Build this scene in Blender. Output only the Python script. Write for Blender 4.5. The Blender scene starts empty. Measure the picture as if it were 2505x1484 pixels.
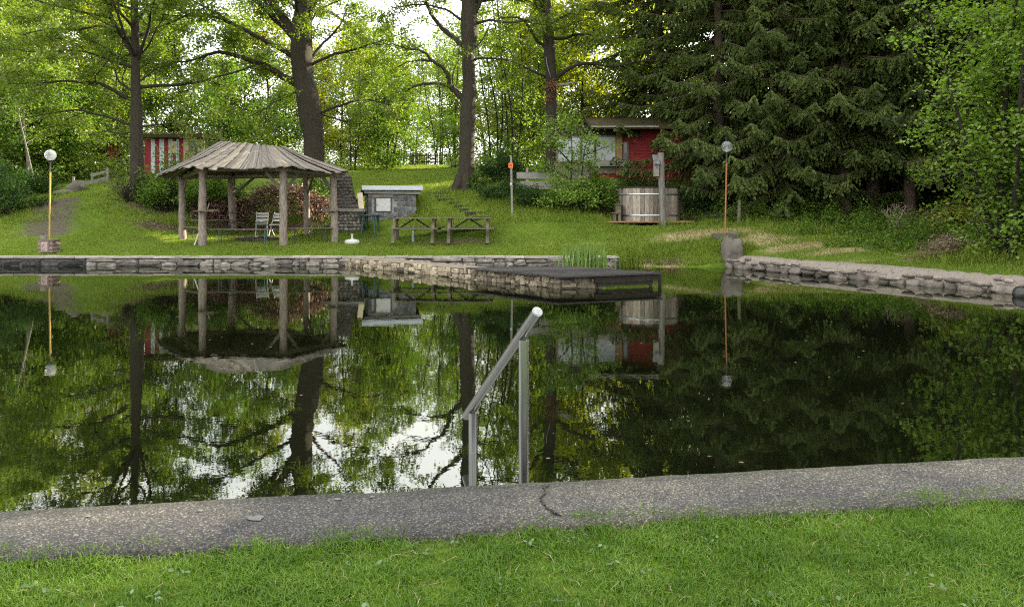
import bpy, math, random
import numpy as np
from mathutils import noise as mnoise, Vector

rng = np.random.default_rng(11)
F, HC, YH, CX = 1890.0, 1.75, 505.0, 1252.0      # focal length, eye height over the water, horizon row, centre column
PI = math.pi
scene = bpy.context.scene
COL = scene.collection


def at(px, py, Y):
    return np.array([(px - CX) * Y / F, Y, HC + (YH - py) * Y / F])


def X_(px, Y):
    return (px - CX) * Y / F


def nrm(v):
    v = np.asarray(v, float)
    return v / (np.linalg.norm(v) + 1e-12)


# ------------------------------------------------------------------ meshes
class NM:
    def __init__(s):
        s.V, s.F, s.M, s.n = [], [], [], 0

    def add(s, V, Fc, m=0):
        V = np.asarray(V, float).reshape(-1, 3)
        Fc = np.asarray(Fc, dtype=np.int64)
        if len(Fc) == 0:
            return
        s.V.append(V)
        s.F.append(Fc + s.n)
        s.M.append(np.full(len(Fc), m))
        s.n += len(V)

    def box(s, c, d, R=None, m=0, jit=0.0):
        b = np.array([[x, y, z] for x in (-.5, .5) for y in (-.5, .5) for z in (-.5, .5)]) * np.asarray(d, float)
        if jit:
            b = b + rng.normal(size=b.shape) * jit
        if R is not None:
            b = b @ np.asarray(R).T
        s.add(b + np.asarray(c, float), [[0, 1, 3, 2], [4, 6, 7, 5], [0, 4, 5, 1], [2, 3, 7, 6], [0, 2, 6, 4], [1, 5, 7, 3]], m)

    def beam(s, p0, p1, w, h, up=(0, 0, 1), m=0, jit=0.0):
        p0, p1 = np.asarray(p0, float), np.asarray(p1, float)
        d = nrm(p1 - p0)
        x = nrm(np.cross(d, up))
        z = np.cross(x, d)
        R = np.stack([x, d, z], 1)
        s.box((p0 + p1) / 2, (w, np.linalg.norm(p1 - p0), h), R, m, jit)

    def hexa(s, P, m=0):          # 8 points: bottom 4 (ccw), top 4
        s.add(P, [[3, 2, 1, 0], [4, 5, 6, 7], [0, 1, 5, 4], [1, 2, 6, 5], [2, 3, 7, 6], [3, 0, 4, 7]], m)

    def tube(s, pts, rad, k=10, cap=True, m=0, rough=0.0):
        pts = np.asarray(pts, float)
        n = len(pts)
        rad = np.broadcast_to(np.asarray(rad, float), (n,))
        t = np.gradient(pts, axis=0)
        t /= np.linalg.norm(t, axis=1)[:, None] + 1e-9
        ref = np.array([0, 0, 1.0]) if abs(t[0][2]) < .8 else np.array([0, 1.0, 0])
        u = nrm(np.cross(t[0], ref))
        V = []
        a = np.arange(k) * 2 * PI / k
        for i in range(n):
            u = nrm(u - t[i] * np.dot(u, t[i]))
            w = np.cross(t[i], u)
            r = rad[i] * (1 + (rng.normal(size=k) * rough if rough else 0))
            V.append(pts[i] + (np.cos(a) * r)[:, None] * u + (np.sin(a) * r)[:, None] * w)
        V = np.concatenate(V)
        i = np.arange(n - 1)[:, None] * k
        j = np.arange(k)[None, :]
        j2 = (j + 1) % k
        Q = np.stack([i + j, i + j2, i + k + j2, i + k + j], -1).reshape(-1, 4)
        s.add(V, Q, m)
        if cap:
            s.add(V[:k], [list(range(k))[::-1]], m)
            s.add(V[-k:], [list(range(k))], m)

    def segs(s, P0, P1, R0, R1, k=3, m=0):      # many loose twig segments at once
        P0, P1 = np.asarray(P0, float), np.asarray(P1, float)
        if len(P0) == 0:
            return
        d = P1 - P0
        d /= np.linalg.norm(d, axis=1)[:, None] + 1e-9
        ref = np.where(np.abs(d[:, 2:3]) < .8, np.array([[0, 0, 1.0]]), np.array([[0, 1.0, 0]]))
        u = np.cross(d, ref)
        u /= np.linalg.norm(u, axis=1)[:, None] + 1e-9
        w = np.cross(d, u)
        N = len(P0)
        V = np.empty((N, 2 * k, 3))
        R0 = np.broadcast_to(R0, (N,))
        R1 = np.broadcast_to(R1, (N,))
        for i in range(k):
            a = 2 * PI * i / k
            o = math.cos(a) * u + math.sin(a) * w
            V[:, i] = P0 + o * R0[:, None]
            V[:, k + i] = P1 + o * R1[:, None]
        q = np.array([[i, (i + 1) % k, k + (i + 1) % k, k + i] for i in range(k)])
        s.add(V, (q[None] + (np.arange(N) * 2 * k)[:, None, None]).reshape(-1, 4), m)

    def lathe(s, c, prof, k=20, m=0, squash=(1, 1)):
        c = np.asarray(c, float)
        a = np.arange(k) * 2 * PI / k
        V = np.concatenate([np.stack([np.cos(a) * r * squash[0], np.sin(a) * r * squash[1], np.full(k, z)], 1) for r, z in prof]) + c
        n = len(prof)
        i = np.arange(n - 1)[:, None] * k
        j = np.arange(k)[None, :]
        j2 = (j + 1) % k
        s.add(V, np.stack([i + j, i + j2, i + k + j2, i + k + j], -1).reshape(-1, 4), m)
        if prof[0][0] > 1e-4:
            s.add(V[:k], [list(range(k))[::-1]], m)
        if prof[-1][0] > 1e-4:
            s.add(V[-k:], [list(range(k))], m)

    def ball(s, c, r, k=16, m=0, rough=0.0, seed=0.0, fr=1.2, box=1.0):
        r = np.broadcast_to(np.asarray(r, float), (3,))
        n = max(6, k // 2 + 2)
        th = np.linspace(0.02, PI - .02, n)
        a = np.arange(k) * 2 * PI / k
        D = np.stack([np.outer(np.sin(th), np.cos(a)), np.outer(np.sin(th), np.sin(a)), np.outer(np.cos(th), np.ones(k))], -1).reshape(-1, 3)
        if box != 1.0:
            D = np.sign(D) * np.abs(D) ** box
        if rough:
            f = np.array([1 + rough * mnoise.fractal(Vector(d * fr + seed), 1.0, 2.0, 4) for d in D])
            D = D * f[:, None]
        i = np.arange(n - 1)[:, None] * k
        j = np.arange(k)[None, :]
        j2 = (j + 1) % k
        s.add(D * r + np.asarray(c, float), np.stack([i + k + j, i + k + j2, i + j2, i + j], -1).reshape(-1, 4), m)

    def stone(s, c, T, N, r, rough=.14, seed=0.0, box=.5, k=12, m=0):
        """one irregular stone: half sizes r along T, N and up"""
        b = NM()
        b.ball((0, 0, 0), r, k, rough=rough, seed=seed, fr=1.6, box=box)
        V = b.V[0]
        R = np.array([[T[0], N[0], 0], [T[1], N[1], 0], [0, 0, 1.0]])
        s.add(V @ R.T + np.asarray(c, float), b.F[0], m)

    def grid(s, P, m=0, flip=False):          # P (a,b,3)
        a, b = P.shape[:2]
        i = np.arange(a - 1)[:, None] * b
        j = np.arange(b - 1)[None, :]
        Q = np.stack([i + j, i + b + j, i + b + j + 1, i + j + 1], -1).reshape(-1, 4)
        if flip:
            Q = Q[:, ::-1]
        s.add(P.reshape(-1, 3), Q, m)

    def leaves(s, C, size, up=.35, asp=.62, m=0, ov=False, face=None):
        C = np.asarray(C, float)
        N = len(C)
        if N == 0:
            return
        n = rng.normal(size=(N, 3))
        n[:, 2] = np.abs(n[:, 2]) + up
        if face is not None:
            n = n + np.asarray(face)
        n /= np.linalg.norm(n, axis=1)[:, None]
        t = np.cross(n, rng.normal(size=(N, 3)))
        t /= np.linalg.norm(t, axis=1)[:, None] + 1e-9
        b = np.cross(n, t)
        z = np.broadcast_to(size, (N,))[:, None]
        if ov:
            o = [(-.5, 0, 0), (-.2, .3, .06), (.2, .27, .05), (.5, 0, -.05), (.2, -.27, .05), (-.2, -.3, .06)]
        else:
            o = [(-.5, 0, 0), (.04, .5, 0), (.5, 0, 0), (.04, -.5, 0)]
        k = len(o)
        V = np.stack([C + t * z * x + b * z * asp * y + n * z * w for x, y, w in o], 1)
        s.add(V, np.arange(N * k).reshape(N, k), m)

    def build(s, name, mats, parent=None, smooth=False, loc=None):
        V = np.concatenate(s.V)
        if loc is not None:
            V = V - np.asarray(loc)
        elif parent is not None:
            w = np.array(parent.location)
            if parent.parent is not None:
                w = w + np.array(parent.parent.location)
            V = V - w
        if not isinstance(mats, (list, tuple)):
            mats = [mats]
        me = bpy.data.meshes.new(name)
        me.vertices.add(len(V))
        me.vertices.foreach_set('co', V.astype(np.float32).ravel())
        L = np.concatenate([f.ravel() for f in s.F]).astype(np.int32)
        K = np.concatenate([np.full(len(f), f.shape[1]) for f in s.F])
        st = np.concatenate([[0], np.cumsum(K)[:-1]]).astype(np.int32)
        me.loops.add(len(L))
        me.loops.foreach_set('vertex_index', L)
        me.polygons.add(len(K))
        me.polygons.foreach_set('loop_start', st)
        for m in mats:
            me.materials.append(m)
        me.polygons.foreach_set('material_index', np.concatenate(s.M).astype(np.int32))
        me.update(calc_edges=True)
        me.polygons.foreach_set('use_smooth', np.full(len(K), bool(smooth)))
        o = bpy.data.objects.new(name, me)
        COL.objects.link(o)
        if parent is not None:
            o.parent = parent
        elif loc is not None:
            o.location = loc
        return o


def tag(o, label, cat=None, group=None, kind=None):
    o['label'] = label
    if cat:
        o['category'] = cat
    if group:
        o['group'] = group
    if kind:
        o['kind'] = kind
    return o


def thing(name, label, cat, loc=(0, 0, 0), group=None):
    o = bpy.data.objects.new(name, None)
    COL.objects.link(o)
    o.location = loc
    o.empty_display_size = .2
    return tag(o, label, cat, group)


def struct(nm, name, mats, smooth=False):
    o = nm.build(name, mats, smooth=smooth)
    o['kind'] = 'structure'
    return o


def dup(root, loc, rz=0.0, sc=1.0, label=None, group=None, sz=None):
    kids = [o for o in root.children]
    r = root.copy()
    COL.objects.link(r)
    r.location = loc
    r.rotation_euler = (0, 0, rz)
    r.scale = (sc, sc, sz or sc)
    if label:
        r['label'] = label
    if group:
        r['group'] = group
    for ch in kids:
        c = ch.copy()
        COL.objects.link(c)
        c.parent = r
        for g in ch.children:
            d = g.copy()
            COL.objects.link(d)
            d.parent = c
    return r


# ------------------------------------------------------------------ materials
class NT:
    def __init__(s, name):
        s.mat = bpy.data.materials.new(name)
        s.mat.use_nodes = True
        s.t = s.mat.node_tree
        s.t.nodes.clear()
        s.out = s.n('ShaderNodeOutputMaterial')

    def n(s, typ, **kw):
        o = s.t.nodes.new(typ)
        for k, v in kw.items():
            if k.startswith('i_'):
                o.inputs[k[2:].replace('_', ' ')].default_value = v
            else:
                setattr(o, k, v)
        return o

    def l(s, a, ao, b, bi):
        s.t.links.new(a.outputs[ao], b.inputs[bi])

    def coord(s, sc=(1, 1, 1), kind='Object'):
        c = s.n('ShaderNodeTexCoord')
        m = s.n('ShaderNodeMapping')
        m.inputs['Scale'].default_value = sc
        s.l(c, kind, m, 'Vector')
        return m

    def noise(s, vec, scale, detail=4, rough=.6):
        x = s.n('ShaderNodeTexNoise', i_Scale=scale, i_Detail=detail, i_Roughness=rough)
        if vec is not None:
            s.l(vec, 'Vector', x, 'Vector')
        return x

    def ramp(s, stops):
        r = s.n('ShaderNodeValToRGB')
        e = r.color_ramp.elements
        while len(e) > 1:
            e.remove(e[-1])
        e[0].position, e[0].color = stops[0][0], (*stops[0][1], 1)
        for p, c in stops[1:]:
            k = e.new(p)
            k.color = (*c, 1)
        return r

    def mix(s, a, b, fac, typ='MIX'):
        m = s.n('ShaderNodeMix', data_type='RGBA', blend_type=typ)
        for i, v in ((6, a), (7, b), (0, fac)):
            if isinstance(v, tuple) and hasattr(v[0], 'outputs'):
                s.t.links.new(v[0].outputs[v[1]], m.inputs[i])
            elif isinstance(v, tuple):
                m.inputs[i].default_value = (*v, 1)
            else:
                m.inputs[i].default_value = v
        return m

    def bump(s, h, ho, strength, dist):
        b = s.n('ShaderNodeBump', i_Strength=strength, i_Distance=dist)
        s.l(h, ho, b, 'Height')
        return b

    def principled(s, col, rough=.8, metal=0.0, spec=.3, bump=None):
        p = s.n('ShaderNodeBsdfPrincipled', i_Roughness=rough, i_Metallic=metal)
        p.inputs['Specular IOR Level'].default_value = spec
        if isinstance(col, tuple) and hasattr(col[0], 'outputs'):
            s.t.links.new(col[0].outputs[col[1]], p.inputs['Base Color'])
        else:
            p.inputs['Base Color'].default_value = (*col, 1)
        if bump:
            s.l(bump, 'Normal', p, 'Normal')
        s.l(p, 'BSDF', s.out, 'Surface')
        return p


def rough_mat(name, c1, c2, scale=6, sc=(1, 1, 1), rough=.85, bump=.4, dist=.02, detail=6, island=.25, c3=None, spec=.25, metal=0.0, fine=0.0):
    t = NT(name)
    m = t.coord(sc)
    nz = t.noise(m, scale, detail, .65)
    st = [(.32, c1), (.68, c2)]
    if c3:
        st = [(.25, c1), (.5, c2), (.75, c3)]
    r = t.ramp(st)
    t.l(nz, 'Fac', r, 'Fac')
    col = (r, 'Color')
    if island:
        g = t.n('ShaderNodeNewGeometry')
        mr = t.n('ShaderNodeMapRange')
        mr.inputs['To Min'].default_value = 1 - island
        mr.inputs['To Max'].default_value = 1 + island
        t.l(g, 'Random Per Island', mr, 'Value')
        mm = t.n('ShaderNodeVectorMath', operation='SCALE')
        t.l(r, 'Color', mm, 'Vector')
        t.l(mr, 'Result', mm, 'Scale')
        col = (mm, 'Vector')
    nb = t.noise(m, scale * (fine or 3), 5, .7)
    b = t.bump(nb, 'Fac', bump, dist)
    t.principled(col, rough, metal, spec, b)
    return t.mat


def leaf_mat(name, cols, trans=.4, tcol=None, pos=(.0, .5, 1.0), rough=.5, gloss=.04, clump=.35, nscale=.45):
    t = NT(name)
    g = t.n('ShaderNodeNewGeometry')
    m = t.coord((1, 1, 1))
    nz = t.noise(m, nscale, 3, .6)
    mx = t.n('ShaderNodeMath', operation='MULTIPLY_ADD')
    t.l(g, 'Random Per Island', mx, 0)
    mx.inputs[1].default_value = 1 - clump
    sc = t.n('ShaderNodeMath', operation='MULTIPLY_ADD')
    t.l(nz, 'Fac', sc, 0)
    sc.inputs[1].default_value = 2.2 * clump
    sc.inputs[2].default_value = -.6 * clump
    t.l(sc, 'Value', mx, 2)
    r = t.ramp([(p, c) for p, c in zip(pos, cols)])
    t.l(mx, 'Value', r, 'Fac')
    d = t.n('ShaderNodeBsdfDiffuse')
    t.l(r, 'Color', d, 'Color')
    tr = t.n('ShaderNodeBsdfTranslucent')
    tc = t.mix((r, 'Color'), tcol or (1.2, 1.42, .45), 1.0, 'MULTIPLY')
    t.t.links.new(tc.outputs[2], tr.inputs['Color'])
    ms = t.n('ShaderNodeMixShader', i_Fac=trans)
    t.l(d, 'BSDF', ms, 1)
    t.l(tr, 'BSDF', ms, 2)
    gl = t.n('ShaderNodeBsdfGlossy', i_Roughness=rough)
    m2 = t.n('ShaderNodeMixShader', i_Fac=gloss)
    t.l(ms, 'Shader', m2, 1)
    t.l(gl, 'BSDF', m2, 2)
    t.l(m2, 'Shader', t.out, 'Surface')
    return t.mat


M = {}
M['wood_grey'] = rough_mat('weathered_wood', (.085, .072, .060), (.26, .23, .19), 3, (3, 3, 3), bump=.5, dist=.01, island=.32)
M['wood_post'] = rough_mat('debarked_log', (.12, .095, .075), (.34, .285, .235), 5, (6, 6, 1.2), bump=.7, dist=.02, island=0)
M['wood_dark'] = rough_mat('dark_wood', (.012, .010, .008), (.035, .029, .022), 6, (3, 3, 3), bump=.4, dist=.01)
M['wood_bench'] = rough_mat('bench_wood', (.07, .062, .042), (.17, .15, .10), 5, (2, 6, 6), bump=.4, dist=.008)
M['wood_brown'] = rough_mat('brown_wood', (.16, .09, .045), (.33, .20, .10), 5, (2, 4, 4), bump=.4, dist=.01)
M['wood_tub'] = rough_mat('tub_staves', (.13, .108, .085), (.35, .30, .245), 5, (5, 5, .9), bump=.4, dist=.01, island=.5)
M['wood_silver'] = rough_mat('silver_boards', (.15, .14, .12), (.28, .265, .235), 4, (1, 4, 6), bump=.4, dist=.008, island=.15)
M['bark'] = rough_mat('oak_bark', (.010, .008, .006), (.062, .050, .036), 7, (3, 3, .55), bump=1.0, dist=.08, island=0, c3=(.030, .028, .016))
M['bark_twig'] = rough_mat('twig_bark', (.011, .009, .007), (.036, .030, .021), 9, bump=.5, dist=.02, island=.1)
M['bark_spruce'] = rough_mat('spruce_bark', (.05, .036, .026), (.16, .115, .08), 8, (3, 3, 1), bump=.9, dist=.04, island=0)
M['bark_birch'] = rough_mat('birch_bark', (.05, .045, .037), (.20, .19, .165), 6, (1, 1, 3), bump=.4, dist=.01, island=0)
M['metal_dark'] = rough_mat('dark_metal', (.02, .02, .02), (.05, .05, .045), 12, rough=.55, bump=.2, dist=.003, spec=.5)
M['metal_green'] = rough_mat('green_metal', (.03, .07, .06), (.06, .12, .10), 12, rough=.5, bump=.2, dist=.003, spec=.5)
M['steel'] = None
M['white_paint'] = rough_mat('white_paint', (.42, .42, .41), (.55, .55, .54), 6, rough=.5, bump=.15, dist=.004, island=.05)
M['white_plastic'] = rough_mat('white_plastic', (.42, .42, .41), (.55, .55, .54), 9, rough=.45, bump=.15, dist=.004, island=0)
M['green_plastic'] = rough_mat('green_plastic', (.02, .055, .052), (.035, .085, .08), 9, rough=.45, bump=.1, dist=.003, island=0, spec=.4)
M['yellow_paint'] = rough_mat('yellow_paint', (.34, .22, .06), (.46, .32, .11), 5, (6, 6, 1), rough=.55, bump=.2, dist=.003, island=0)
M['orange_paint'] = rough_mat('orange_rust_paint', (.28, .11, .04), (.40, .17, .075), 5, (6, 6, 1), rough=.6, bump=.2, dist=.003, island=0)
M['orange_sign'] = rough_mat('orange_sign', (.72, .13, .03), (.80, .17, .04), 5, rough=.5, bump=.05, island=0)
M['red_paint'] = rough_mat('red_paint', (.15, .012, .012), (.27, .024, .022), 5, (1, 5, 5), rough=.7, bump=.3, dist=.006, island=.12)
M['stripe_red'] = rough_mat('stripe_red', (.17, .013, .028), (.27, .022, .046), 5, (5, 5, 1), rough=.75, bump=.3, dist=.006, island=.1)
M['stripe_white'] = rough_mat('stripe_white', (.38, .43, .435), (.52, .57, .57), 5, (5, 5, 1), rough=.75, bump=.3, dist=.006, island=.06)
M['cream'] = rough_mat('cream_paint', (.36, .30, .17), (.46, .39, .24), 5, rough=.75, bump=.2, dist=.004, island=.08)
M['pale_green'] = rough_mat('pale_green_boards', (.22, .21, .10), (.30, .285, .145), 5, (5, 5, 1), rough=.8, bump=.3, dist=.004, island=.12)
M['moss_roof'] = rough_mat('mossy_roof', (.022, .016, .011), (.06, .05, .016), 5, rough=.95, bump=.8, dist=.03, island=0, c3=(.04, .026, .016))
M['stone_grey'] = rough_mat('cut_stone', (.06, .062, .068), (.16, .165, .175), 7, bump=.8, dist=.02, island=.3)
M['stone_round'] = rough_mat('field_stone', (.09, .08, .068), (.27, .245, .215), 7, bump=.7, dist=.02, island=.4)
M['stone_sooty'] = rough_mat('sooty_stone', (.025, .023, .02), (.10, .092, .08), 7, bump=.8, dist=.02, island=.4)
M['mortar'] = rough_mat('mortar', (.24, .23, .20), (.38, .36, .32), 9, bump=.7, dist=.01, island=0)
M['mortar_dark'] = rough_mat('dark_mortar', (.05, .045, .038), (.13, .115, .095), 9, bump=.7, dist=.015, island=0)
M['concrete'] = rough_mat('concrete', (.13, .12, .105), (.24, .225, .2), 6, bump=.6, dist=.015, island=.08)
M['coping'] = rough_mat('pale_coping', (.22, .20, .17), (.38, .35, .31), 5, bump=.5, dist=.01, island=.12)
M['slate'] = rough_mat('layered_slabs', (.12, .085, .075), (.27, .20, .175), 6, (1, 1, 6), bump=.7, dist=.015, island=.25)
M['boulder'] = rough_mat('boulder', (.045, .04, .034), (.14, .125, .105), 3.2, bump=.9, dist=.03, island=0, c3=(.09, .08, .066))
M['bluegrey'] = rough_mat('blue_grey_rock', (.15, .165, .19), (.27, .29, .32), 3, bump=.6, dist=.02, island=0)
M['black_wet'] = rough_mat('wet_black', (.008, .008, .008), (.03, .03, .03), 6, rough=.3, bump=.6, dist=.02, island=0, spec=.5)
M['zinc'] = rough_mat('zinc_sheet', (.40, .45, .50), (.50, .54, .58), 3, rough=.35, bump=.1, dist=.004, island=0, spec=.5)
M['deck'] = rough_mat('black_deck', (.026, .023, .023), (.065, .059, .058), 5, (4, 1, 4), rough=.8, bump=.4, dist=.006, island=.3)
M['glass_dark'] = rough_mat('dark_glass', (.02, .025, .025), (.05, .06, .06), 3, rough=.08, bump=0, island=0, spec=.6)
M['pane_pale'] = rough_mat('pale_panel', (.26, .28, .29), (.36, .38, .385), 2, rough=.4, bump=.05, island=.05, spec=.4)
M['terracotta'] = rough_mat('clay_pot', (.16, .15, .12), (.28, .26, .21), 8, bump=.3, dist=.005, island=0)
M['moss'] = leaf_mat('moss_tufts', [(.03, .04, .008), (.06, .07, .015), (.10, .10, .03)], trans=.2)

M['leaf_oak'] = leaf_mat('oak_leaf', [(.062, .098, .010), (.125, .175, .016), (.215, .255, .026)], trans=.46)
M['leaf_young'] = leaf_mat('young_leaf', [(.060, .098, .011), (.128, .182, .020), (.225, .272, .036)], trans=.46)
M['leaf_gold'] = leaf_mat('gold_leaf', [(.100, .125, .010), (.205, .220, .018), (.340, .315, .034)], trans=.52)
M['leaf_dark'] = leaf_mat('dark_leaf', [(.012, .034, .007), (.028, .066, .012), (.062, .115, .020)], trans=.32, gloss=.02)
M['leaf_bright'] = leaf_mat('bright_leaf', [(.085, .150, .018), (.165, .255, .034), (.270, .360, .075)], trans=.45, gloss=.03)
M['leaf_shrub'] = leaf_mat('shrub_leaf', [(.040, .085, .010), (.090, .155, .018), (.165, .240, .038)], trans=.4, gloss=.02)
M['needle'] = leaf_mat('spruce_needle', [(.026, .044, .010), (.074, .106, .022), (.155, .185, .046)], trans=.15, gloss=.02, tcol=(1.2, 1.2, .6), clump=.5)
M['leaf_brown'] = leaf_mat('dead_leaf', [(.07, .034, .026), (.21, .115, .085), (.46, .31, .25)], trans=.2, tcol=(1.2, 1, .8), gloss=.04)
M['leaf_litter'] = leaf_mat('litter_leaf', [(.07, .045, .03), (.17, .12, .08), (.30, .23, .17)], trans=.15, tcol=(1.2, 1, .8))
M['straw'] = leaf_mat('dry_straw', [(.16, .12, .05), (.30, .24, .12), (.46, .39, .23)], trans=.25, tcol=(1.2, 1.1, .7))
M['blade'] = leaf_mat('grass_blade', [(.028, .066, .0085), (.092, .178, .021), (.210, .300, .060)], trans=.38, tcol=(1.3, 1.35, .5), gloss=.018, rough=.4, clump=.5, nscale=2.6)
M['blade_lawn'] = leaf_mat('lawn_blade', [(.080, .128, .012), (.155, .222, .022), (.235, .285, .046)], trans=.35, tcol=(1.3, 1.3, .6), gloss=.02, clump=.5)
M['reed'] = leaf_mat('reed_blade', [(.085, .165, .030), (.170, .275, .055), (.280, .370, .11)], trans=.3, tcol=(1.2, 1.2, .7), gloss=.03)


def steel_mat():
    t = NT('brushed_steel')
    m = t.coord((60, 60, 1.2))
    nz = t.noise(m, 3, 4)
    r = t.ramp([(.3, (.24, .24, .24)), (.7, (.42, .415, .41))])
    t.l(nz, 'Fac', r, 'Fac')
    b = t.bump(nz, 'Fac', .12, .002)
    t.principled((r, 'Color'), .3, 1.0, .5, b)
    return t.mat


M['steel'] = steel_mat()


def roof_mat():
    t = NT('weathered_roof_boards')
    c = t.n('ShaderNodeTexCoord')
    sp = t.n('ShaderNodeSeparateXYZ')
    t.l(c, 'Object', sp, 'Vector')
    at2 = t.n('ShaderNodeMath', operation='ARCTAN2')
    t.l(sp, 'Y', at2, 0)
    t.l(sp, 'X', at2, 1)
    ln = t.n('ShaderNodeVectorMath', operation='LENGTH')
    t.l(c, 'Object', ln, 0)
    g = t.n('ShaderNodeNewGeometry')
    isl = t.n('ShaderNodeMath', operation='MULTIPLY')
    t.l(g, 'Random Per Island', isl, 0)
    isl.inputs[1].default_value = 40
    cb = t.n('ShaderNodeCombineXYZ')
    a1 = t.n('ShaderNodeMath', operation='MULTIPLY')
    t.l(at2, 'Value', a1, 0)
    a1.inputs[1].default_value = 26
    t.l(a1, 'Value', cb, 'X')
    t.l(ln, 'Value', cb, 'Y')
    t.l(isl, 'Value', cb, 'Z')
    nz = t.noise(cb, 1.3, 7, .72)
    nz.inputs['Distortion'].default_value = .3
    r = t.ramp([(.28, (.055, .050, .045)), (.48, (.15, .138, .124)), (.62, (.235, .22, .198)), (.78, (.33, .31, .28))])
    t.l(nz, 'Fac', r, 'Fac')
    ri = t.ramp([(0, (.62, .60, .58)), (.35, (.95, .93, .9)), (.7, (1.1, 1.08, 1.05)), (.93, (1.3, 1.18, 1.0)), (1, (1.45, 1.42, 1.4))])
    t.l(g, 'Random Per Island', ri, 'Fac')
    mm = t.mix((r, 'Color'), (ri, 'Color'), 1.0, 'MULTIPLY')
    b = t.bump(nz, 'Fac', .6, .02)
    t.principled((mm, 2), .9, 0, .2, b)
    return t.mat


M['roof_board'] = roof_mat()


def globe_mat():
    t = NT('clear_globe')
    tr = t.n('ShaderNodeBsdfTransparent')
    tr.inputs['Color'].default_value = (.86, .88, .9, 1)
    gl = t.n('ShaderNodeBsdfGlossy', i_Roughness=.12)
    lw = t.n('ShaderNodeLayerWeight', i_Blend=.35)
    mr = t.n('ShaderNodeMapRange')
    mr.inputs['To Min'].default_value = .05
    mr.inputs['To Max'].default_value = .42
    t.l(lw, 'Facing', mr, 'Value')
    ms = t.n('ShaderNodeMixShader')
    t.l(mr, 'Result', ms, 'Fac')
    t.l(tr, 'BSDF', ms, 1)
    t.l(gl, 'BSDF', ms, 2)
    tl = t.n('ShaderNodeBsdfTranslucent')
    tl.inputs['Color'].default_value = (.8, .82, .84, 1)
    m3 = t.n('ShaderNodeMixShader', i_Fac=.28)
    t.l(ms, 'Shader', m3, 1)
    t.l(tl, 'BSDF', m3, 2)
    t.l(m3, 'Shader', t.out, 'Surface')
    return t.mat


M['globe'] = globe_mat()


def stonewall_mat(name, scale, sc, c_lo, c_hi, mort, dark_below=None, lichen=.35, bump=.8, rightband=None):
    """irregular stones with mortar joints, lichen spots and a wet band at the water line"""
    t = NT(name)
    m = t.coord(sc)
    wob = t.noise(m, scale * 1.3, 3)
    add = t.n('ShaderNodeVectorMath', operation='MULTIPLY_ADD')
    t.l(wob, 'Color', add, 0)
    add.inputs[1].default_value = (.16, .16, .16)
    t.l(m, 'Vector', add, 2)
    vc = t.n('ShaderNodeTexVoronoi', feature='F1', i_Scale=scale)
    ve = t.n('ShaderNodeTexVoronoi', feature='DISTANCE_TO_EDGE', i_Scale=scale)
    t.l(add, 'Vector', vc, 'Vector')
    t.l(add, 'Vector', ve, 'Vector')
    sep = t.n('ShaderNodeSeparateColor')
    t.l(vc, 'Color', sep, 'Color')
    rs = t.ramp([(0, c_lo), (1, c_hi)])
    t.l(sep, 'Red', rs, 'Fac')
    nz = t.noise(m, scale * 3, 6, .7)
    rn = t.ramp([(.3, (.55, .55, .55)), (.7, (1.3, 1.3, 1.3))])
    t.l(nz, 'Fac', rn, 'Fac')
    c1 = t.mix((rs, 'Color'), (rn, 'Color'), 1.0, 'MULTIPLY')
    re = t.ramp([(.03, (1, 1, 1)), (.10, (0, 0, 0))])
    t.l(ve, 'Distance', re, 'Fac')
    c2 = t.mix((c1, 2), mort, (re, 'Color'))
    nl = t.noise(m, scale * 1.7, 5, .75)
    rl = t.ramp([(.58, (0, 0, 0)), (.66, (1, 1, 1))])
    t.l(nl, 'Fac', rl, 'Fac')
    ml = t.n('ShaderNodeMath', operation='MULTIPLY')
    t.l(rl, 'Color', ml, 0)
    ml.inputs[1].default_value = lichen
    c3 = t.mix((c2, 2), (.36, .32, .25), (ml, 'Value'))
    last = (c3, 2)
    pos = t.n('ShaderNodeTexCoord')
    sp = t.n('ShaderNodeSeparateXYZ')
    t.l(pos, 'Object', sp, 'Vector')
    if dark_below:
        z = t.n('ShaderNodeMapRange')
        z.inputs['From Min'].default_value = dark_below[0]
        z.inputs['From Max'].default_value = dark_below[1]
        z.inputs['To Min'].default_value = dark_below[2]
        z.inputs['To Max'].default_value = 0
        zn = t.n('ShaderNodeMath', operation='MULTIPLY_ADD')
        t.l(nl, 'Fac', zn, 0)
        zn.inputs[1].default_value = -.12
        t.l(sp, 'Z', zn, 2)
        t.l(zn, 'Value', z, 'Value')
        c4 = t.mix(last, (.022, .02, .016), (z, 'Result'))
        last = (c4, 2)
    hb = t.n('ShaderNodeMath', operation='MULTIPLY_ADD')
    t.l(ve, 'Distance', hb, 0)
    hb.inputs[1].default_value = 1.6
    t.l(nz, 'Fac', hb, 2)
    b = t.bump(hb, 'Value', bump, .04)
    t.principled(last, .9, 0, .2, b)
    return t.mat


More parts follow.
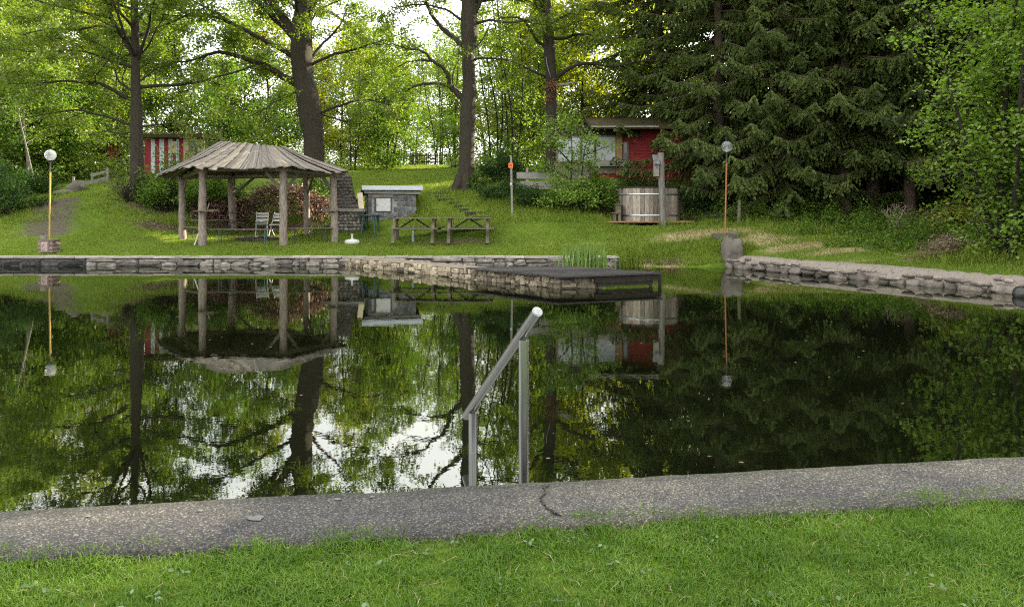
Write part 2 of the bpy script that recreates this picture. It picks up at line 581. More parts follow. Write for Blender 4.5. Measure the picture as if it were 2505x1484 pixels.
M['cement'] = rough_mat('rough_cement', (.075, .063, .052), (.26, .225, .19), 9, bump=1.0, dist=.03, island=0, c3=(.16, .135, .11))
M['wall_stone'] = rough_mat('wall_stone', (.085, .076, .065), (.28, .255, .22), 6, bump=.9, dist=.03, island=.55)
M['wall_stone_dark'] = rough_mat('black_wall_stone', (.016, .016, .016), (.065, .064, .06), 6, bump=.9, dist=.03, island=.5)
M['wall_stone_warm'] = rough_mat('sloped_wall_stone', (.12, .102, .085), (.31, .27, .23), 7, bump=.9, dist=.03, island=.35)
M['pier_stone'] = rough_mat('pier_rubble', (.07, .052, .033), (.36, .30, .21), 8, bump=1.0, dist=.03, island=.55, c3=(.16, .12, .08))
M['gap_dark'] = rough_mat('dark_joint', (.04, .035, .029), (.11, .098, .082), 9, bump=.8, dist=.02, island=0)
M['wall_far'] = stonewall_mat('pond_wall_stone', 2.6, (1, 1, 1.7), (.06, .056, .05), (.19, .175, .155), (.17, .15, .13), (-.03, .12, .85))
M['wall_dark'] = stonewall_mat('dark_wall_stone', 2.8, (1, 1, 1.5), (.014, .014, .014), (.05, .05, .048), (.06, .058, .054), (-.02, .1, .6), .1)
M['wall_pier'] = stonewall_mat('pier_stone', 5.0, (1, 1, 1.3), (.05, .038, .026), (.16, .125, .09), (.20, .165, .12), (-.03, .07, .7), .55)
M['wall_right'] = stonewall_mat('sloped_wall_stone', 3.2, (1, 1, 1.2), (.10, .085, .07), (.24, .205, .175), (.10, .086, .07), (-.03, .09, .5), .45, 1.0)
# ------------------------------------------------------------------ terrain
KS = .1492
def kerb_y(x):
    return 3.806 + KS * (x + 2.52)

FW = 22.7                                           # front of the far pond wall
POND = np.array([(-30, kerb_y(-30)), (15.6, kerb_y(15.6)), (12.9, 10.9), (10.2, 15.4), (6.3, 22.0), (5.4, 22.15), (4.3, 22.3), (3.2, FW), (-30, FW)])


def pond_sd(x, y):
    """signed distance to the pond outline, positive over water"""
    x, y = np.asarray(x, float), np.asarray(y, float)
    ins = np.zeros(x.shape, bool)
    dm = np.full(x.shape, 1e9)
    n = len(POND)
    for i in range(n):
        (x0, y0), (x1, y1) = POND[i], POND[(i + 1) % n]
        c = ((y0 > y) != (y1 > y)) & (x < (x1 - x0) * (y - y0) / (y1 - y0 + 1e-12) + x0)
        ins ^= c
        dx, dy = x1 - x0, y1 - y0
        t = np.clip(((x - x0) * dx + (y - y0) * dy) / (dx * dx + dy * dy), 0, 1)
        dm = np.minimum(dm, np.hypot(x - x0 - t * dx, y - y0 - t * dy))
    return np.where(ins, dm, -dm)


CPX = [  # (column, row, distance)
    (-250, 628, 23.1), (0, 628, 23.1), (300, 628, 23.1), (600, 628, 23.1), (900, 628, 23.1), (1200, 627, 23.1), (1440, 626, 23.1),
    (123, 620, 23.9), (-200, 610, 24.2), (60, 560, 26.5), (-100, 545, 28), (-200, 470, 32), (0, 500, 30), (140, 490, 29), (230, 470, 31.2), (230, 447, 34.5), (60, 462, 33),
    (300, 560, 27), (335, 478, 29.5), (430, 415, 33.5), (420, 500, 29.5), (480, 440, 32.5),
    (495, 598, 24.6), (693, 598, 24.6), (447, 586, 26), (817, 592, 25.6), (575, 565, 28.6), (750, 575, 27.8), (640, 520, 30.5), (640, 470, 33), (700, 430, 38),
    (905, 580, 27.1), (1080, 592, 25.4), (1190, 593, 25.3), (1260, 596, 25.0), (960, 534, 28.0), (900, 537, 27.9), (1020, 537, 27.9), (930, 470, 31), (860, 425, 42), (970, 406, 50), (1070, 404, 52), (1100, 440, 37),
    (1130, 465, 31), (1060, 470, 30.4), (1190, 535, 26.9), (1250, 525, 27), (1300, 590, 24.9), (1300, 462, 29), (1400, 470, 29), (1400, 540, 26.6),
    (1500, 425, 31.5), (1700, 430, 31.5), (1500, 552, 26.5), (1585, 557, 26.6), (1660, 557, 26.6), (1585, 545, 28.5), (1500, 590, 24.6), (1620, 552, 25.8), (1773, 579, 23.6), (1650, 600, 23.6),
    (1900, 590, 23), (2000, 615, 21), (1900, 560, 24.5), (2065, 527, 27), (2190, 545, 25.5), (2200, 610, 20.6), (2300, 560, 23.2), (1950, 500, 29.5), (2350, 520, 25), (1800, 520, 27.5),
    (2250, 655, 18.2), (2504, 674, 15.6), (2504, 602, 18.2), (2480, 560, 20),
]
CP = [tuple(at(*c)) for c in CPX]
CP += [(3.4, 22.95, .12), (4.4, 22.55, .06), (5.5, 22.4, .06), (4.0, 23.2, .30), (5.2, 23.0, .34), (6.6, 22.6, .45), (6.9, 22.0, .33), (8.0, 19.9, .33), (9.3, 17.7, .33), (10.6, 15.5, .33), (12, 13.2, .34), (13.3, 11.0, .34), (15.9, 6.8, .3),
       (12.5, 14.5, .7), (15, 13, 1.2), (14.6, 18, 1.7), (18, 22, 2.5), (18, 8, .6), (30, 10, 1.5), (30, 25, 3), (40, 45, 4.5), (0, 70, 4.55), (-40, 70, 4.6), (40, 80, 4.6), (0, 120, 4.6), (-60, 40, 4), (-45, 24, 1.5), (100, 60, 5), (-100, 60, 5), (0, 250, 4.6), (150, 200, 4.6), (-150, 200, 4.6), (20, 60, 4.5), (-20, 55, 4.4), (-14, 42, 4.0), (8, 40, 4.0), (18, 34, 3.3)]
CP = np.array(CP)
_c = .6
_d = np.hypot(CP[:, None, 0] - CP[None, :, 0], CP[:, None, 1] - CP[None, :, 1])
_A = np.sqrt(_d ** 2 + _c ** 2)
_n = len(CP)
_S = np.zeros((_n + 3, _n + 3))
_S[:_n, :_n] = _A - np.eye(_n) * .12
_S[:_n, _n:] = np.c_[np.ones(_n), CP[:, :2]]
_S[_n:, :_n] = _S[:_n, _n:].T
_W = np.linalg.solve(_S, np.r_[CP[:, 2], 0, 0, 0])


def land(x, y):
    x, y = np.asarray(x, float), np.asarray(y, float)
    sh = x.shape
    x, y = x.ravel(), y.ravel()
    out = np.empty(len(x))
    for i in range(0, len(x), 20000):
        a, b = x[i:i + 20000], y[i:i + 20000]
        d = np.sqrt((a[:, None] - CP[None, :, 0]) ** 2 + (b[:, None] - CP[None, :, 1]) ** 2 + _c * _c)
        out[i:i + 20000] = d @ _W[:_n] + _W[_n] + _W[_n + 1] * a + _W[_n + 2] * b
    far = np.clip((np.hypot(x, y) - 90) / 40, 0, 1)
    out = out * (1 - far) + 4.6 * far
    near = (y < kerb_y(x) + .02)
    out = np.where(near, .215, out)
    return out.reshape(sh)


def gz(x, y):
    return float(land(np.array([x]), np.array([y]))[0])


def gpt(px, Y):
    x = X_(px, Y)
    return np.array([x, Y, gz(x, Y)])


gx = np.r_[-320, -220, -150, -100, -70, -50, -38, -31, np.arange(-27, 20.01, .2), 24, 30, 38, 50, 70, 100, 150, 220, 320]
gy = np.r_[-60, -30, -15, -8, np.arange(-4, 42.01, .2), 44, 46, 48, 50, 52, 55, 60, 66, 74, 85, 100, 130, 180, 250, 350, 500]
GX, GY = np.meshgrid(gx, gy, indexing='ij')
Z = land(GX, GY)
sd = pond_sd(GX, GY)
for i in range(GX.shape[0]):
    for j in range(GX.shape[1]):
        if sd[i, j] < -.3 and GY[i, j] > 8:
            Z[i, j] += .035 * mnoise.noise(Vector((GX[i, j] * .9, GY[i, j] * .9, 3)))
nat = (GX > 3.3) & (GX < 6.25) & (GY > 20)
bed = np.where(nat, -np.clip(sd * .8, -.3, 1.1), -1.1)
Z = np.where(nat, np.where(sd > -.05, bed - .03, np.minimum(Z, .02 - sd * .75)), np.where(sd > -.22, bed, Z))
g = NM()
g.grid(np.stack([GX, GY, Z], -1))


def blob(x, y, cx, cy, rx, ry, soft=.5):
    d = np.sqrt(((x - cx) / rx) ** 2 + ((y - cy) / ry) ** 2)
    return np.clip((1 - d) / soft, 0, 1)


def soil_masks(x, y):
    dirt = np.zeros(x.shape)
    for t in np.linspace(0, 1, 7):                     # worn track up the bank
        p = at(110 + 30 * t, 570 - 82 * t, 26.2 + 2.9 * t)
        dirt = np.maximum(dirt, .75 * blob(x, y, p[0], p[1], 1.25, .7, .6))
    dry = np.zeros(x.shape)
    for px, py, Y, rx, ry, k in [(1730, 570, 24.3, 2.2, .8, 1), (1850, 590, 23.3, 1.6, .8, 1), (1960, 605, 22.2, 1.5, .7, .95), (2060, 620, 20.9, 1.4, .5, .8), (1700, 585, 23.9, 1.2, .4, .6), (1640, 640, 22.6, .7, .4, .8), (1570, 640, 22.7, .7, .4, .8), (1400, 600, 24.4, 2.5, .15, .35), (2080, 640, 19.6, 1.2, .3, .5)]:
        p = at(px, py, Y)
        dry = np.maximum(dry, k * blob(x, y, p[0], p[1], rx, ry, .7))
    lit = np.zeros(x.shape)
    for px, py, Y, rx, ry, k in [(400, 545, 27.6, 1.6, .5, .8), (370, 500, 29, 1.6, .9, .6), (640, 560, 28.8, 3.2, .6, .8), (640, 590, 26.6, 1.0, .5, .8), (1100, 592, 25.4, 2.0, .35, .7), (850, 590, 25.6, 1.0, .3, .7), (1135, 468, 31, 1.5, .6, .7), (1050, 460, 31, 1.2, .3, .5), (495, 598, 24.5, .6, .3, .6), (693, 598, 24.5, .6, .3, .6), (620, 600, 24.8, 1.6, .25, .45), (905, 582, 26.8, .7, .3, .5), (300, 600, 24.3, .9, .2, .4), (1500, 600, 24.2, .8, .2, .4)]:
        p = at(px, py, Y)
        lit = np.maximum(lit, k * blob(x, y, p[0], p[1], rx, ry, .6))
    for sx, sy, r in [(9, 28, 3.2), (11.5, 27, 3.5), (13, 25, 3), (6, 29, 2.5), (15, 20, 3)]:      # bare needle floor under the spruces
        lit = np.maximum(lit, .9 * blob(x, y, sx, sy, r, r * .8, .5))
    nearb = np.where(y < 8, np.clip(1 - np.abs(kerb_y(x) - .5 - y) / .09, 0, 1) * .8, 0)
    return dirt, dry, np.maximum(lit, nearb)


def ground_mat():
    t = NT('turf')
    m = t.coord((1, 1, 1))
    n1 = t.noise(m, .55, 5, .6)
    n2 = t.noise(m, 9, 6, .75)
    r1 = t.ramp([(.3, (.058, .094, .011)), (.55, (.095, .148, .016)), (.75, (.135, .170, .026))])
    t.l(n1, 'Fac', r1, 'Fac')
    r2 = t.ramp([(.25, (.45, .5, .4)), (.6, (1.05, 1.05, 1)), (.8, (1.5, 1.4, 1.2))])
    t.l(n2, 'Fac', r2, 'Fac')
    base = t.mix((r1, 'Color'), (r2, 'Color'), 1.0, 'MULTIPLY')
    a = t.n('ShaderNodeVertexColor', layer_name='soil')
    sep = t.n('ShaderNodeSeparateColor')
    t.l(a, 'Color', sep, 'Color')
    n3 = t.noise(m, 3.5, 5, .7)
    last = (base, 2)
    for ch, c1, c2 in (('Red', (.045, .037, .028), (.115, .10, .08)), ('Green', (.17, .15, .055), (.36, .31, .17)), ('Blue', (.05, .036, .024), (.15, .115, .08))):
        rr = t.ramp([(.3, c1), (.7, c2)])
        t.l(n2, 'Fac', rr, 'Fac')
        f = t.n('ShaderNodeMath', operation='MULTIPLY_ADD')
        t.l(n3, 'Fac', f, 0)
        f.inputs[1].default_value = 1.6
        f.inputs[2].default_value = -.8
        f2 = t.n('ShaderNodeMath', operation='ADD', use_clamp=True)
        t.l(f, 'Value', f2, 0)
        t.l(sep, ch, f2, 1)
        f3 = t.n('ShaderNodeMath', operation='MULTIPLY', use_clamp=True)
        t.l(f2, 'Value', f3, 0)
        mm = t.n('ShaderNodeMath', operation='MINIMUM')
        sc = t.n('ShaderNodeMath', operation='MULTIPLY')
        t.l(sep, ch, sc, 0)
        sc.inputs[1].default_value = 3
        t.l(sc, 'Value', f3, 1)
        t.l(f3, 'Value', mm, 0)
        mm.inputs[1].default_value = 1
        last = (t.mix(last, (rr, 'Color'), (mm, 'Value')), 2)
    b = t.bump(n2, 'Fac', .8, .05)
    t.principled(last, .95, 0, .1, b)
    return t.mat


M['turf'] = ground_mat()
gr = struct(g, 'ground', M['turf'], smooth=True)
dm, ym, lm = soil_masks(GX.ravel(), GY.ravel())
ca = gr.data.color_attributes.new('soil', 'FLOAT_COLOR', 'POINT')
ca.data.foreach_set('color', np.stack([dm, ym, lm, np.ones(len(dm))], 1).astype(np.float32).ravel())
gr['label'] = 'lawn and banks around the pond'


# water
def water_mat():
    t = NT('pond_water')
    m = t.coord((1.0, 1.0, 1.0))
    n1 = t.noise(m, 4.2, 3, .55)
    m2 = t.coord((.35, 1.0, 1.0))
    n2 = t.noise(m2, 1.1, 2, .5)
    s = t.n('ShaderNodeMath', operation='MULTIPLY_ADD')
    t.l(n2, 'Fac', s, 0)
    s.inputs[1].default_value = 1.6
    t.l(n1, 'Fac', s, 2)
    b = t.bump(s, 'Value', .011, .05)
    fr = t.n('ShaderNodeFresnel', i_IOR=2.5)
    t.l(b, 'Normal', fr, 'Normal')
    d = t.n('ShaderNodeBsdfDiffuse')
    d.inputs['Color'].default_value = (.003, .004, .0015, 1)
    gl = t.n('ShaderNodeBsdfGlossy', i_Roughness=.012)
    gl.inputs['Color'].default_value = (.95, .97, .90, 1)
    t.l(b, 'Normal', gl, 'Normal')
    ms = t.n('ShaderNodeMixShader')
    t.l(fr, 'Fac', ms, 'Fac')
    t.l(d, 'BSDF', ms, 1)
    t.l(gl, 'BSDF', ms, 2)
    t.l(ms, 'Shader', t.out, 'Surface')
    return t.mat


M['water'] = water_mat()
w = NM()
w.grid(np.stack(np.meshgrid(np.linspace(-30, 17, 40), np.linspace(-1.5, 24.0, 30), indexing='ij') + [np.zeros((40, 30))], -1))
wo = struct(w, 'water', M['water'])
wo['label'] = 'dark still pond water mirroring the trees'


# ------------------------------------------------------------------ pond walls
def wall_along(nm, path, prof, step=.12, amp=.02, fr=3.0, m=0, seed=0.0):
    """profile (offset to the land side, z) swept along a path, with a rough face"""
    path = np.asarray(path, float)
    seg = np.linalg.norm(np.diff(path, axis=0), axis=1)
    s = np.r_[0, np.cumsum(seg)]
    n = int(s[-1] / step) + 2
    q = np.linspace(0, s[-1], n)
    P = np.stack([np.interp(q, s, path[:, i]) for i in range(2)], 1)
    T = np.gradient(P, axis=0)
    T /= np.linalg.norm(T, axis=1)[:, None]
    N = np.stack([-T[:, 1], T[:, 0]], 1)
    G = np.zeros((n, len(prof), 3))
    for j, (o, z) in enumerate(prof):
        G[:, j, :2] = P + N * o
        G[:, j, 2] = z
    for i in range(n):
        for j in range(len(prof)):
            v = Vector(G[i, j] * fr + seed)
            k = mnoise.fractal(v, 1.0, 2.0, 3) * amp
            G[i, j, :2] -= N[i] * k
            if 0 < j:
                G[i, j, 2] += k * .45
    nm.grid(G, m, flip=True)
    nm.add(G[0], [list(range(len(prof)))], m)
    nm.add(G[-1], [list(range(len(prof)))[::-1]], m)
    return G


XD = X_(210, FW)
wl = NM()
prof = [(.0, -.7), (.0, -.1), (.01, .04), (.015, .12), (.02, .19), (.06, .225), (.40, .225), (.40, -.7)]
wall_along(wl, [(XD, FW), (3.15, FW)], prof, .12, .035)
wo_ = wl.build('pond_wall', M['gap_dark'], smooth=False)
tag(wo_, 'long low grey stone retaining wall along the far side of the pond below the gazebo lawn', 'wall')
wl = NM()
wall_along(wl, [(-24, FW), (XD - .004, FW)], prof, .14, .02)
wo_ = wl.build('pond_wall', M['gap_dark'])
tag(wo_, 'blackened section of pond wall below the yellow lamp post', 'wall')
# pale coping stones on the far wall: one coping part per wall, its stones jointed
cp = NM()
x = -24.0
while x < 3.15:
    L = min(rng.uniform(.42, .75), 3.16 - x)
    if L < .05:
        break
    h = rng.normal() * .004
    cp.box((x + L / 2, FW + .20, .252 + h), (L - .012, .44 + rng.normal() * .008, .05), jit=.004)
    x += L


def stone_row(nm, path, zc, hh, w0, w1, depth, off, seed, zj=.02, box=.5, rough=.16):
    path = np.asarray(path, float)
    seg = np.linalg.norm(np.diff(path, axis=0), axis=1)
    s = np.r_[0, np.cumsum(seg)]
    q = 0.0
    i = 0
    while q < s[-1]:
        w_ = min(rng.uniform(w0, w1), s[-1] - q)
        if w_ < .06:
            break
        m = q + w_ / 2
        p = np.array([np.interp(m, s, path[:, k]) for k in range(2)])
        p2 = np.array([np.interp(min(m + .05, s[-1]), s, path[:, k]) for k in range(2)])
        T = nrm(p2 - p) if np.linalg.norm(p2 - p) > 1e-6 else nrm(path[-1] - path[-2])
        N = np.array((-T[1], T[0]))
        h = hh * rng.uniform(.8, 1.15)
        nm.stone((p[0] + N[0] * (off + rng.normal() * .012), p[1] + N[1] * (off + rng.normal() * .012), zc + rng.normal() * zj), T, N, (w_ / 2 * .97, depth, h / 2), rough, seed + i * 2.3, box)
        q += w_
        i += 1


for a, b, mt, ob in ((XD, 3.14, 'wall_stone', 'pond_wall'), (-24, XD, 'wall_stone_dark', 'pond_wall.001')):
    st_ = NM()
    stone_row(st_, [(a, FW), (b, FW)], .155, .125, .16, .95, .07, .035, a * 3, .018, .6, .22)
    stone_row(st_, [(a, FW), (b, FW)], .04, .145, .14, .7, .08, .03, a * 5 + 50, .025, .6, .25)
    stone_row(st_, [(a, FW), (b, FW)], -.09, .14, .25, .6, .08, .025, a * 7 + 90)
    so_ = st_.build('facing_stone', M[mt])
    so_.parent = bpy.data.objects[ob]
    so_['kind'] = 'stuff'
co = cp.build('coping', M['coping'], loc=(0, FW, .25))
co.parent = bpy.data.objects['pond_wall']

# right sloping wall
wl = NM()
path = [(6.22, 22.1), (6.45, 21.75), (7.2, 20.45), (8.3, 18.6), (9.3, 16.9), (10.2, 15.4), (11.6, 13.1), (12.9, 10.9), (14.3, 8.6), (15.5, 6.7)]
prof = [(-.10, -.7), (-.06, -.1), (.0, .02), (.035, .09), (.08, .16), (.13, .22), (.19, .28), (.26, .32), (.36, .335), (.52, .345), (.60, .33), (.60, -.6)]
wall_along(wl, path[::-1], [(-o, z) for o, z in prof][::1], .06, .028, 4.5)
wo_ = wl.build('pond_wall', M['cement'], smooth=False)
wall_r = wo_
tag(wo_, 'sloping cemented stone bank wall curving towards the camera below the spruces', 'wall')

st_ = NM()
stone_row(st_, path, .06, .20, .22, .75, .10, -.085, 11, .035, .75, .3)
stone_row(st_, path, -.09, .17, .25, .6, .09, .0, 71)
stone_row(st_, path, .19, .10, .15, .6, .07, -.165, 31, .045, .85, .35)
so_ = st_.build('facing_stone', M['wall_stone_warm'], smooth=True)
so_.parent = wall_r
so_['kind'] = 'stuff'

# stone pier
PA, PB, PC = np.array((-4.9, FW + .02)), np.array((1.05, 16.42)), np.array((1.90, 16.6))
pd = nrm(PB - PA)
pn = np.array((-pd[1], pd[0]))
if pn[0] < 0:
    pn = -pn
PD = np.array((-4.9 + 1.05, FW + .02))
pr = NM()
def side(a, b, zt, n, amp, seed):
    k = 7
    G = np.zeros((n, k, 3))
    zz = [-.8, -.2, -.03, .06, .13, .19, zt]
    nn = nrm(np.array((b - a)[::-1] * (1, -1)))
    for i in range(n):
        p = a + (b - a) * i / (n - 1)
        for j in range(k):
            e = mnoise.fractal(Vector((p[0] * 5 + seed, p[1] * 5, zz[j] * 9)), 1.0, 2.0, 3) * amp
            if i in (0, n - 1) or j == k - 1:
                e *= .3
            G[i, j] = (p[0] + nn[0] * e, p[1] + nn[1] * e, zz[j])
    pr.grid(G)
    return G[:, -1]
t1 = side(PA, PB, .235, 90, .035, 0)
t2 = side(PB, PC, .235, 14, .03, 4)
t3 = side(PC, PD, .235, 90, .03, 9)
n = 90
A_ = np.array([t1[int(i * (len(t1) - 1) / (n - 1))] for i in range(n)])
B_ = np.array([t3[::-1][int(i * (len(t3) - 1) / (n - 1))] for i in range(n)])
tp = NM()
G = np.stack([A_ * (1 - f) + B_ * f for f in np.linspace(0, 1, 6)], 1)
G[:, :, 2] += .004
for i in range(n):
    for j in range(6):
        G[i, j, 2] += .008 * mnoise.noise(Vector(G[i, j] * 3))
tp.grid(G, flip=True)
pier = thing('stone_pier', 'narrow crumbling stone pier running out from the far wall to the dark deck', 'pier', (PA[0], PA[1], 0))
pr.build('pier_side', M['gap_dark'], pier)
st_ = NM()
for (a, b, sd0) in ((PA, PB, 3), (PB, PC, 77), (PC, PD, 140)):
    big = 1.6 if sd0 == 77 else 1.0
    d0 = .02
    stone_row(st_, [a, b], .165, .13, .10 * big, .34 * big, .05, d0, sd0, .012, .5, .22)
    stone_row(st_, [a, b], .055, .12, .10 * big, .30 * big, .055, d0, sd0 + 20, .015, .5, .22)
    stone_row(st_, [a, b], -.06, .13, .16, .4, .055, d0, sd0 + 40, .015, .5, .2)
ps_ = st_.build('pier_stone', M['pier_stone'], pier)
ps_['kind'] = 'stuff'
tp.build('pier_top', rough_mat('pier_cement', (.13, .105, .075), (.27, .225, .17), 5, bump=.5, dist=.01, island=0), pier)

# dark landing deck over the pier head
dk = thing('landing_deck', 'black plank landing deck on the head of the stone pier', 'deck', (1.3, 17.3, .25))
A, B, D, E = np.array((-1.09, 18.40)), np.array((0.98, 16.06)), np.array((3.33, 17.0)), np.array((1.41, 18.85))
d_ = NM()
npl = 19
for i in range(npl):
    f0, f1 = i / npl + .004, (i + 1) / npl - .004
    ex = rng.normal(size=2) * .02
    q = [A + (B - A) * f0 + nrm(A - E) * ex[0], A + (B - A) * f1 + nrm(A - E) * ex[0], E + (D - E) * f1 + nrm(E - A) * ex[1], E + (D - E) * f0 + nrm(E - A) * ex[1]]
    z0 = .262 + rng.normal() * .003
    d_.hexa([(*p, z0) for p in q] + [(*p, z0 + .035) for p in q])
d_.build('planking', M['deck'], dk)
for f in (.06, .93):
    d_ = NM()
    p0, p1 = A + (B - A) * f, E + (D - E) * f
    a0 = p0 + (p1 - p0) * (.42 if f > .5 else .40)
    d_.beam((*a0, .19), (*(p0 + (p1 - p0) * .985), .19), .10, .11)
    d_.build('joist', M['wood_dark'], dk)
d_ = NM()
q0, q1 = B + (D - B) * .33, B + (D - B) * .99
d_.beam((q0[0], q0[1] + .10, .185), (q1[0] - .02, q1[1] + .08, .185), .06, .12)
d_.build('shade_fascia', M['wood_dark'], dk)  # dark beam added to fill the black shadow and supports under the deck
d_ = NM()
q0 = B + (D - B) * .36
q1 = B + (D - B) * .9
d_.beam((q0[0], q0[1] + .12, .075), (q1[0], q1[1] + .12, .075), .05, .075)
d_.build('cross_beam', M['wood_dark'], dk)
for f, r in ((.87, .03), (.965, .038)):
    q = B + (D - B) * f
    d_ = NM()
    d_.tube([(q[0] + .02, q[1] + .12, -.9), (q[0] + .02, q[1] + .12, .15)], r, 8)
    d_.build('leg', M['wood_dark'], dk)

# near kerb: rough exposed aggregate
def kerb_mat():
    t = NT('exposed_aggregate')
    m = t.coord()
    v = t.n('ShaderNodeTexVoronoi', feature='F1', i_Scale=135)
    t.l(m, 'Vector', v, 'Vector')
    sep = t.n('ShaderNodeSeparateColor')
    t.l(v, 'Color', sep, 'Color')
    rc = t.ramp([(0, (.042, .043, .047)), (.5, (.075, .076, .079)), (.8, (.115, .113, .108)), (.94, (.18, .176, .165)), (1, (.26, .25, .23))])
    t.l(sep, 'Red', rc, 'Fac')
    rd = t.ramp([(.25, (1, 1, 1)), (.62, (.42, .42, .43))])
    t.l(v, 'Distance', rd, 'Fac')
    c = t.mix((rc, 'Color'), (rd, 'Color'), .85, 'MULTIPLY')
    n1 = t.noise(m, 2.2, 5, .6)
    r1 = t.ramp([(.3, (.66, .66, .70)), (.55, (1, .99, .96)), (.75, (1.4, 1.35, 1.22))])
    t.l(n1, 'Fac', r1, 'Fac')
    c2 = t.mix((c, 2), (r1, 'Color'), 1.0, 'MULTIPLY')
    # worn, sandy right half and darker left half
    tc = t.n('ShaderNodeTexCoord')
    sp = t.n('ShaderNodeSeparateXYZ')
    t.l(tc, 'Object', sp, 'Vector')
    mr = t.n('ShaderNodeMapRange', interpolation_type='SMOOTHSTEP')
    mr.inputs['From Min'].default_value = -.9
    mr.inputs['From Max'].default_value = .9
    t.l(sp, 'X', mr, 'Value')
    rx = t.ramp([(0, (.80, .79, .78)), (1, (1.22, 1.18, 1.06))])
    t.l(mr, 'Result', rx, 'Fac')
    c3 = t.mix((c2, 2), (rx, 'Color'), 1.0, 'MULTIPLY')
    kx_ = t.n('ShaderNodeMath', operation='MULTIPLY_ADD')
    t.l(sp, 'X', kx_, 0)
    kx_.inputs[1].default_value = KS
    kx_.inputs[2].default_value = 3.806 + KS * 2.52
    dd = t.n('ShaderNodeMath', operation='SUBTRACT')
    t.l(kx_, 'Value', dd, 0)
    t.l(sp, 'Y', dd, 1)
    nw = t.noise(m, 6, 4, .6)
    dn = t.n('ShaderNodeMath', operation='MULTIPLY_ADD')
    t.l(nw, 'Fac', dn, 0)
    dn.inputs[1].default_value = -.2
    t.l(dd, 'Value', dn, 2)
    rw = t.ramp([(0, (.85, .86, .76)), (.03, (1.08, 1.07, 1.02)), (.12, (1.12, 1.1, 1.05)), (.30, (1.03, 1.03, 1.03)), (.44, (1, .98, .95)), (.52, (.8, .77, .68))])
    t.l(dn, 'Value', rw, 'Fac')
    c3 = t.mix((c3, 2), (rw, 'Color'), 1.0, 'MULTIPLY')
    b = t.bump(v, 'Distance', -.9, .012)
    t.principled((c3, 2), .85, 0, .25, b)
    return t.mat


kx = np.r_[np.arange(-26, -5, .5), np.arange(-5, 7, .045), np.arange(7, 16.2, .5)]
prof = [(0.0, -.8), (0.0, .05), (.004, .235), (.02, .257), (.05, .265), (.14, .268), (.24, .268), (.34, .266), (.43, .264), (.56, .25), (.60, .15)]
G = np.zeros((len(kx), len(prof), 3))
for i, xx in enumerate(kx):
    e = .014 * mnoise.fractal(Vector((xx * 4, 0, 0)), 1, 2, 3)
    yl = kerb_y(xx)
    for j, (o, z) in enumerate(prof):
        k = e if j < 4 else 0
        zz = z + (.006 * mnoise.noise(Vector((xx * 2, o * 6, 1))) + .003 * mnoise.noise(Vector((xx * 30, o * 30, 1))) if j > 2 else 0)
        if j > 1 and abs(xx - (-.69)) < .16 and j < 5:
            zz -= .008
        G[i, j] = (xx + KS * o, yl - o + k, zz)
kb = NM()
kb.grid(G)
M['kerb'] = kerb_mat()
ko = struct(kb, 'kerb', M['kerb'], smooth=True)
ko['label'] = 'rough grey aggregate kerb along the near pond edge'
# crack and pale lichen stains in the kerb
ck = NM()
pts = [(1341, 1184), (1331, 1192), (1334, 1205), (1324, 1216), (1327, 1228), (1337, 1240), (1352, 1250), (1368, 1259)]
W3 = []
for px, py in pts:
    Y = F * (HC - .271) / (py - YH)
    W3.append(np.array([X_(px, Y), Y, .2712]))
for i, (a, b) in enumerate(zip(W3[:-1], W3[1:])):
    for s_ in range(3):
        p0, p1 = a + (b - a) * s_ / 3, a + (b - a) * (s_ + 1) / 3
        o = rng.normal(size=3) * (.004, .004, 0)
        wdt = rng.uniform(.0015, .006)
        ck.hexa([p0 + (-wdt, 0, -.006), p0 + (wdt, 0, -.006), p1 + o + (wdt, 0, -.006), p1 + o + (-wdt, 0, -.006), p0 + (-wdt, 0, .0015), p0 + (wdt, 0, .0015), p1 + o + (wdt, 0, .0015), p1 + o + (-wdt, 0, .0015)])
cko = ck.build('crack', M['black_wet'], loc=tuple(W3[0]))
cko.parent = ko
lc = NM()
for px, py, r in [(625, 1265, .042), (825, 1220, .018), (910, 1214, .013), (490, 1248, .014), (215, 1262, .014), (186, 1308, .012), (1850, 1180, .014), (2210, 1150, .014)]:
    Y = F * (HC - .271) / (py - YH)
    c = np.array([X_(px, Y), Y, .2725])
    k = 14
    a = np.arange(k) * 2 * PI / k
    rr = r * (1 + rng.normal(size=k) * .18)
    ring = np.stack([c[0] + np.cos(a) * rr, c[1] + np.sin(a) * rr * .8, np.full(k, c[2])], 1)
    lc.add(ring, [list(range(k))])
lo = lc.build('lichen_stain', rough_mat('lichen', (.085, .088, .08), (.15, .15, .138), 60, bump=.3, dist=.004, island=.1), loc=(0, 4, .27))
lo.parent = ko
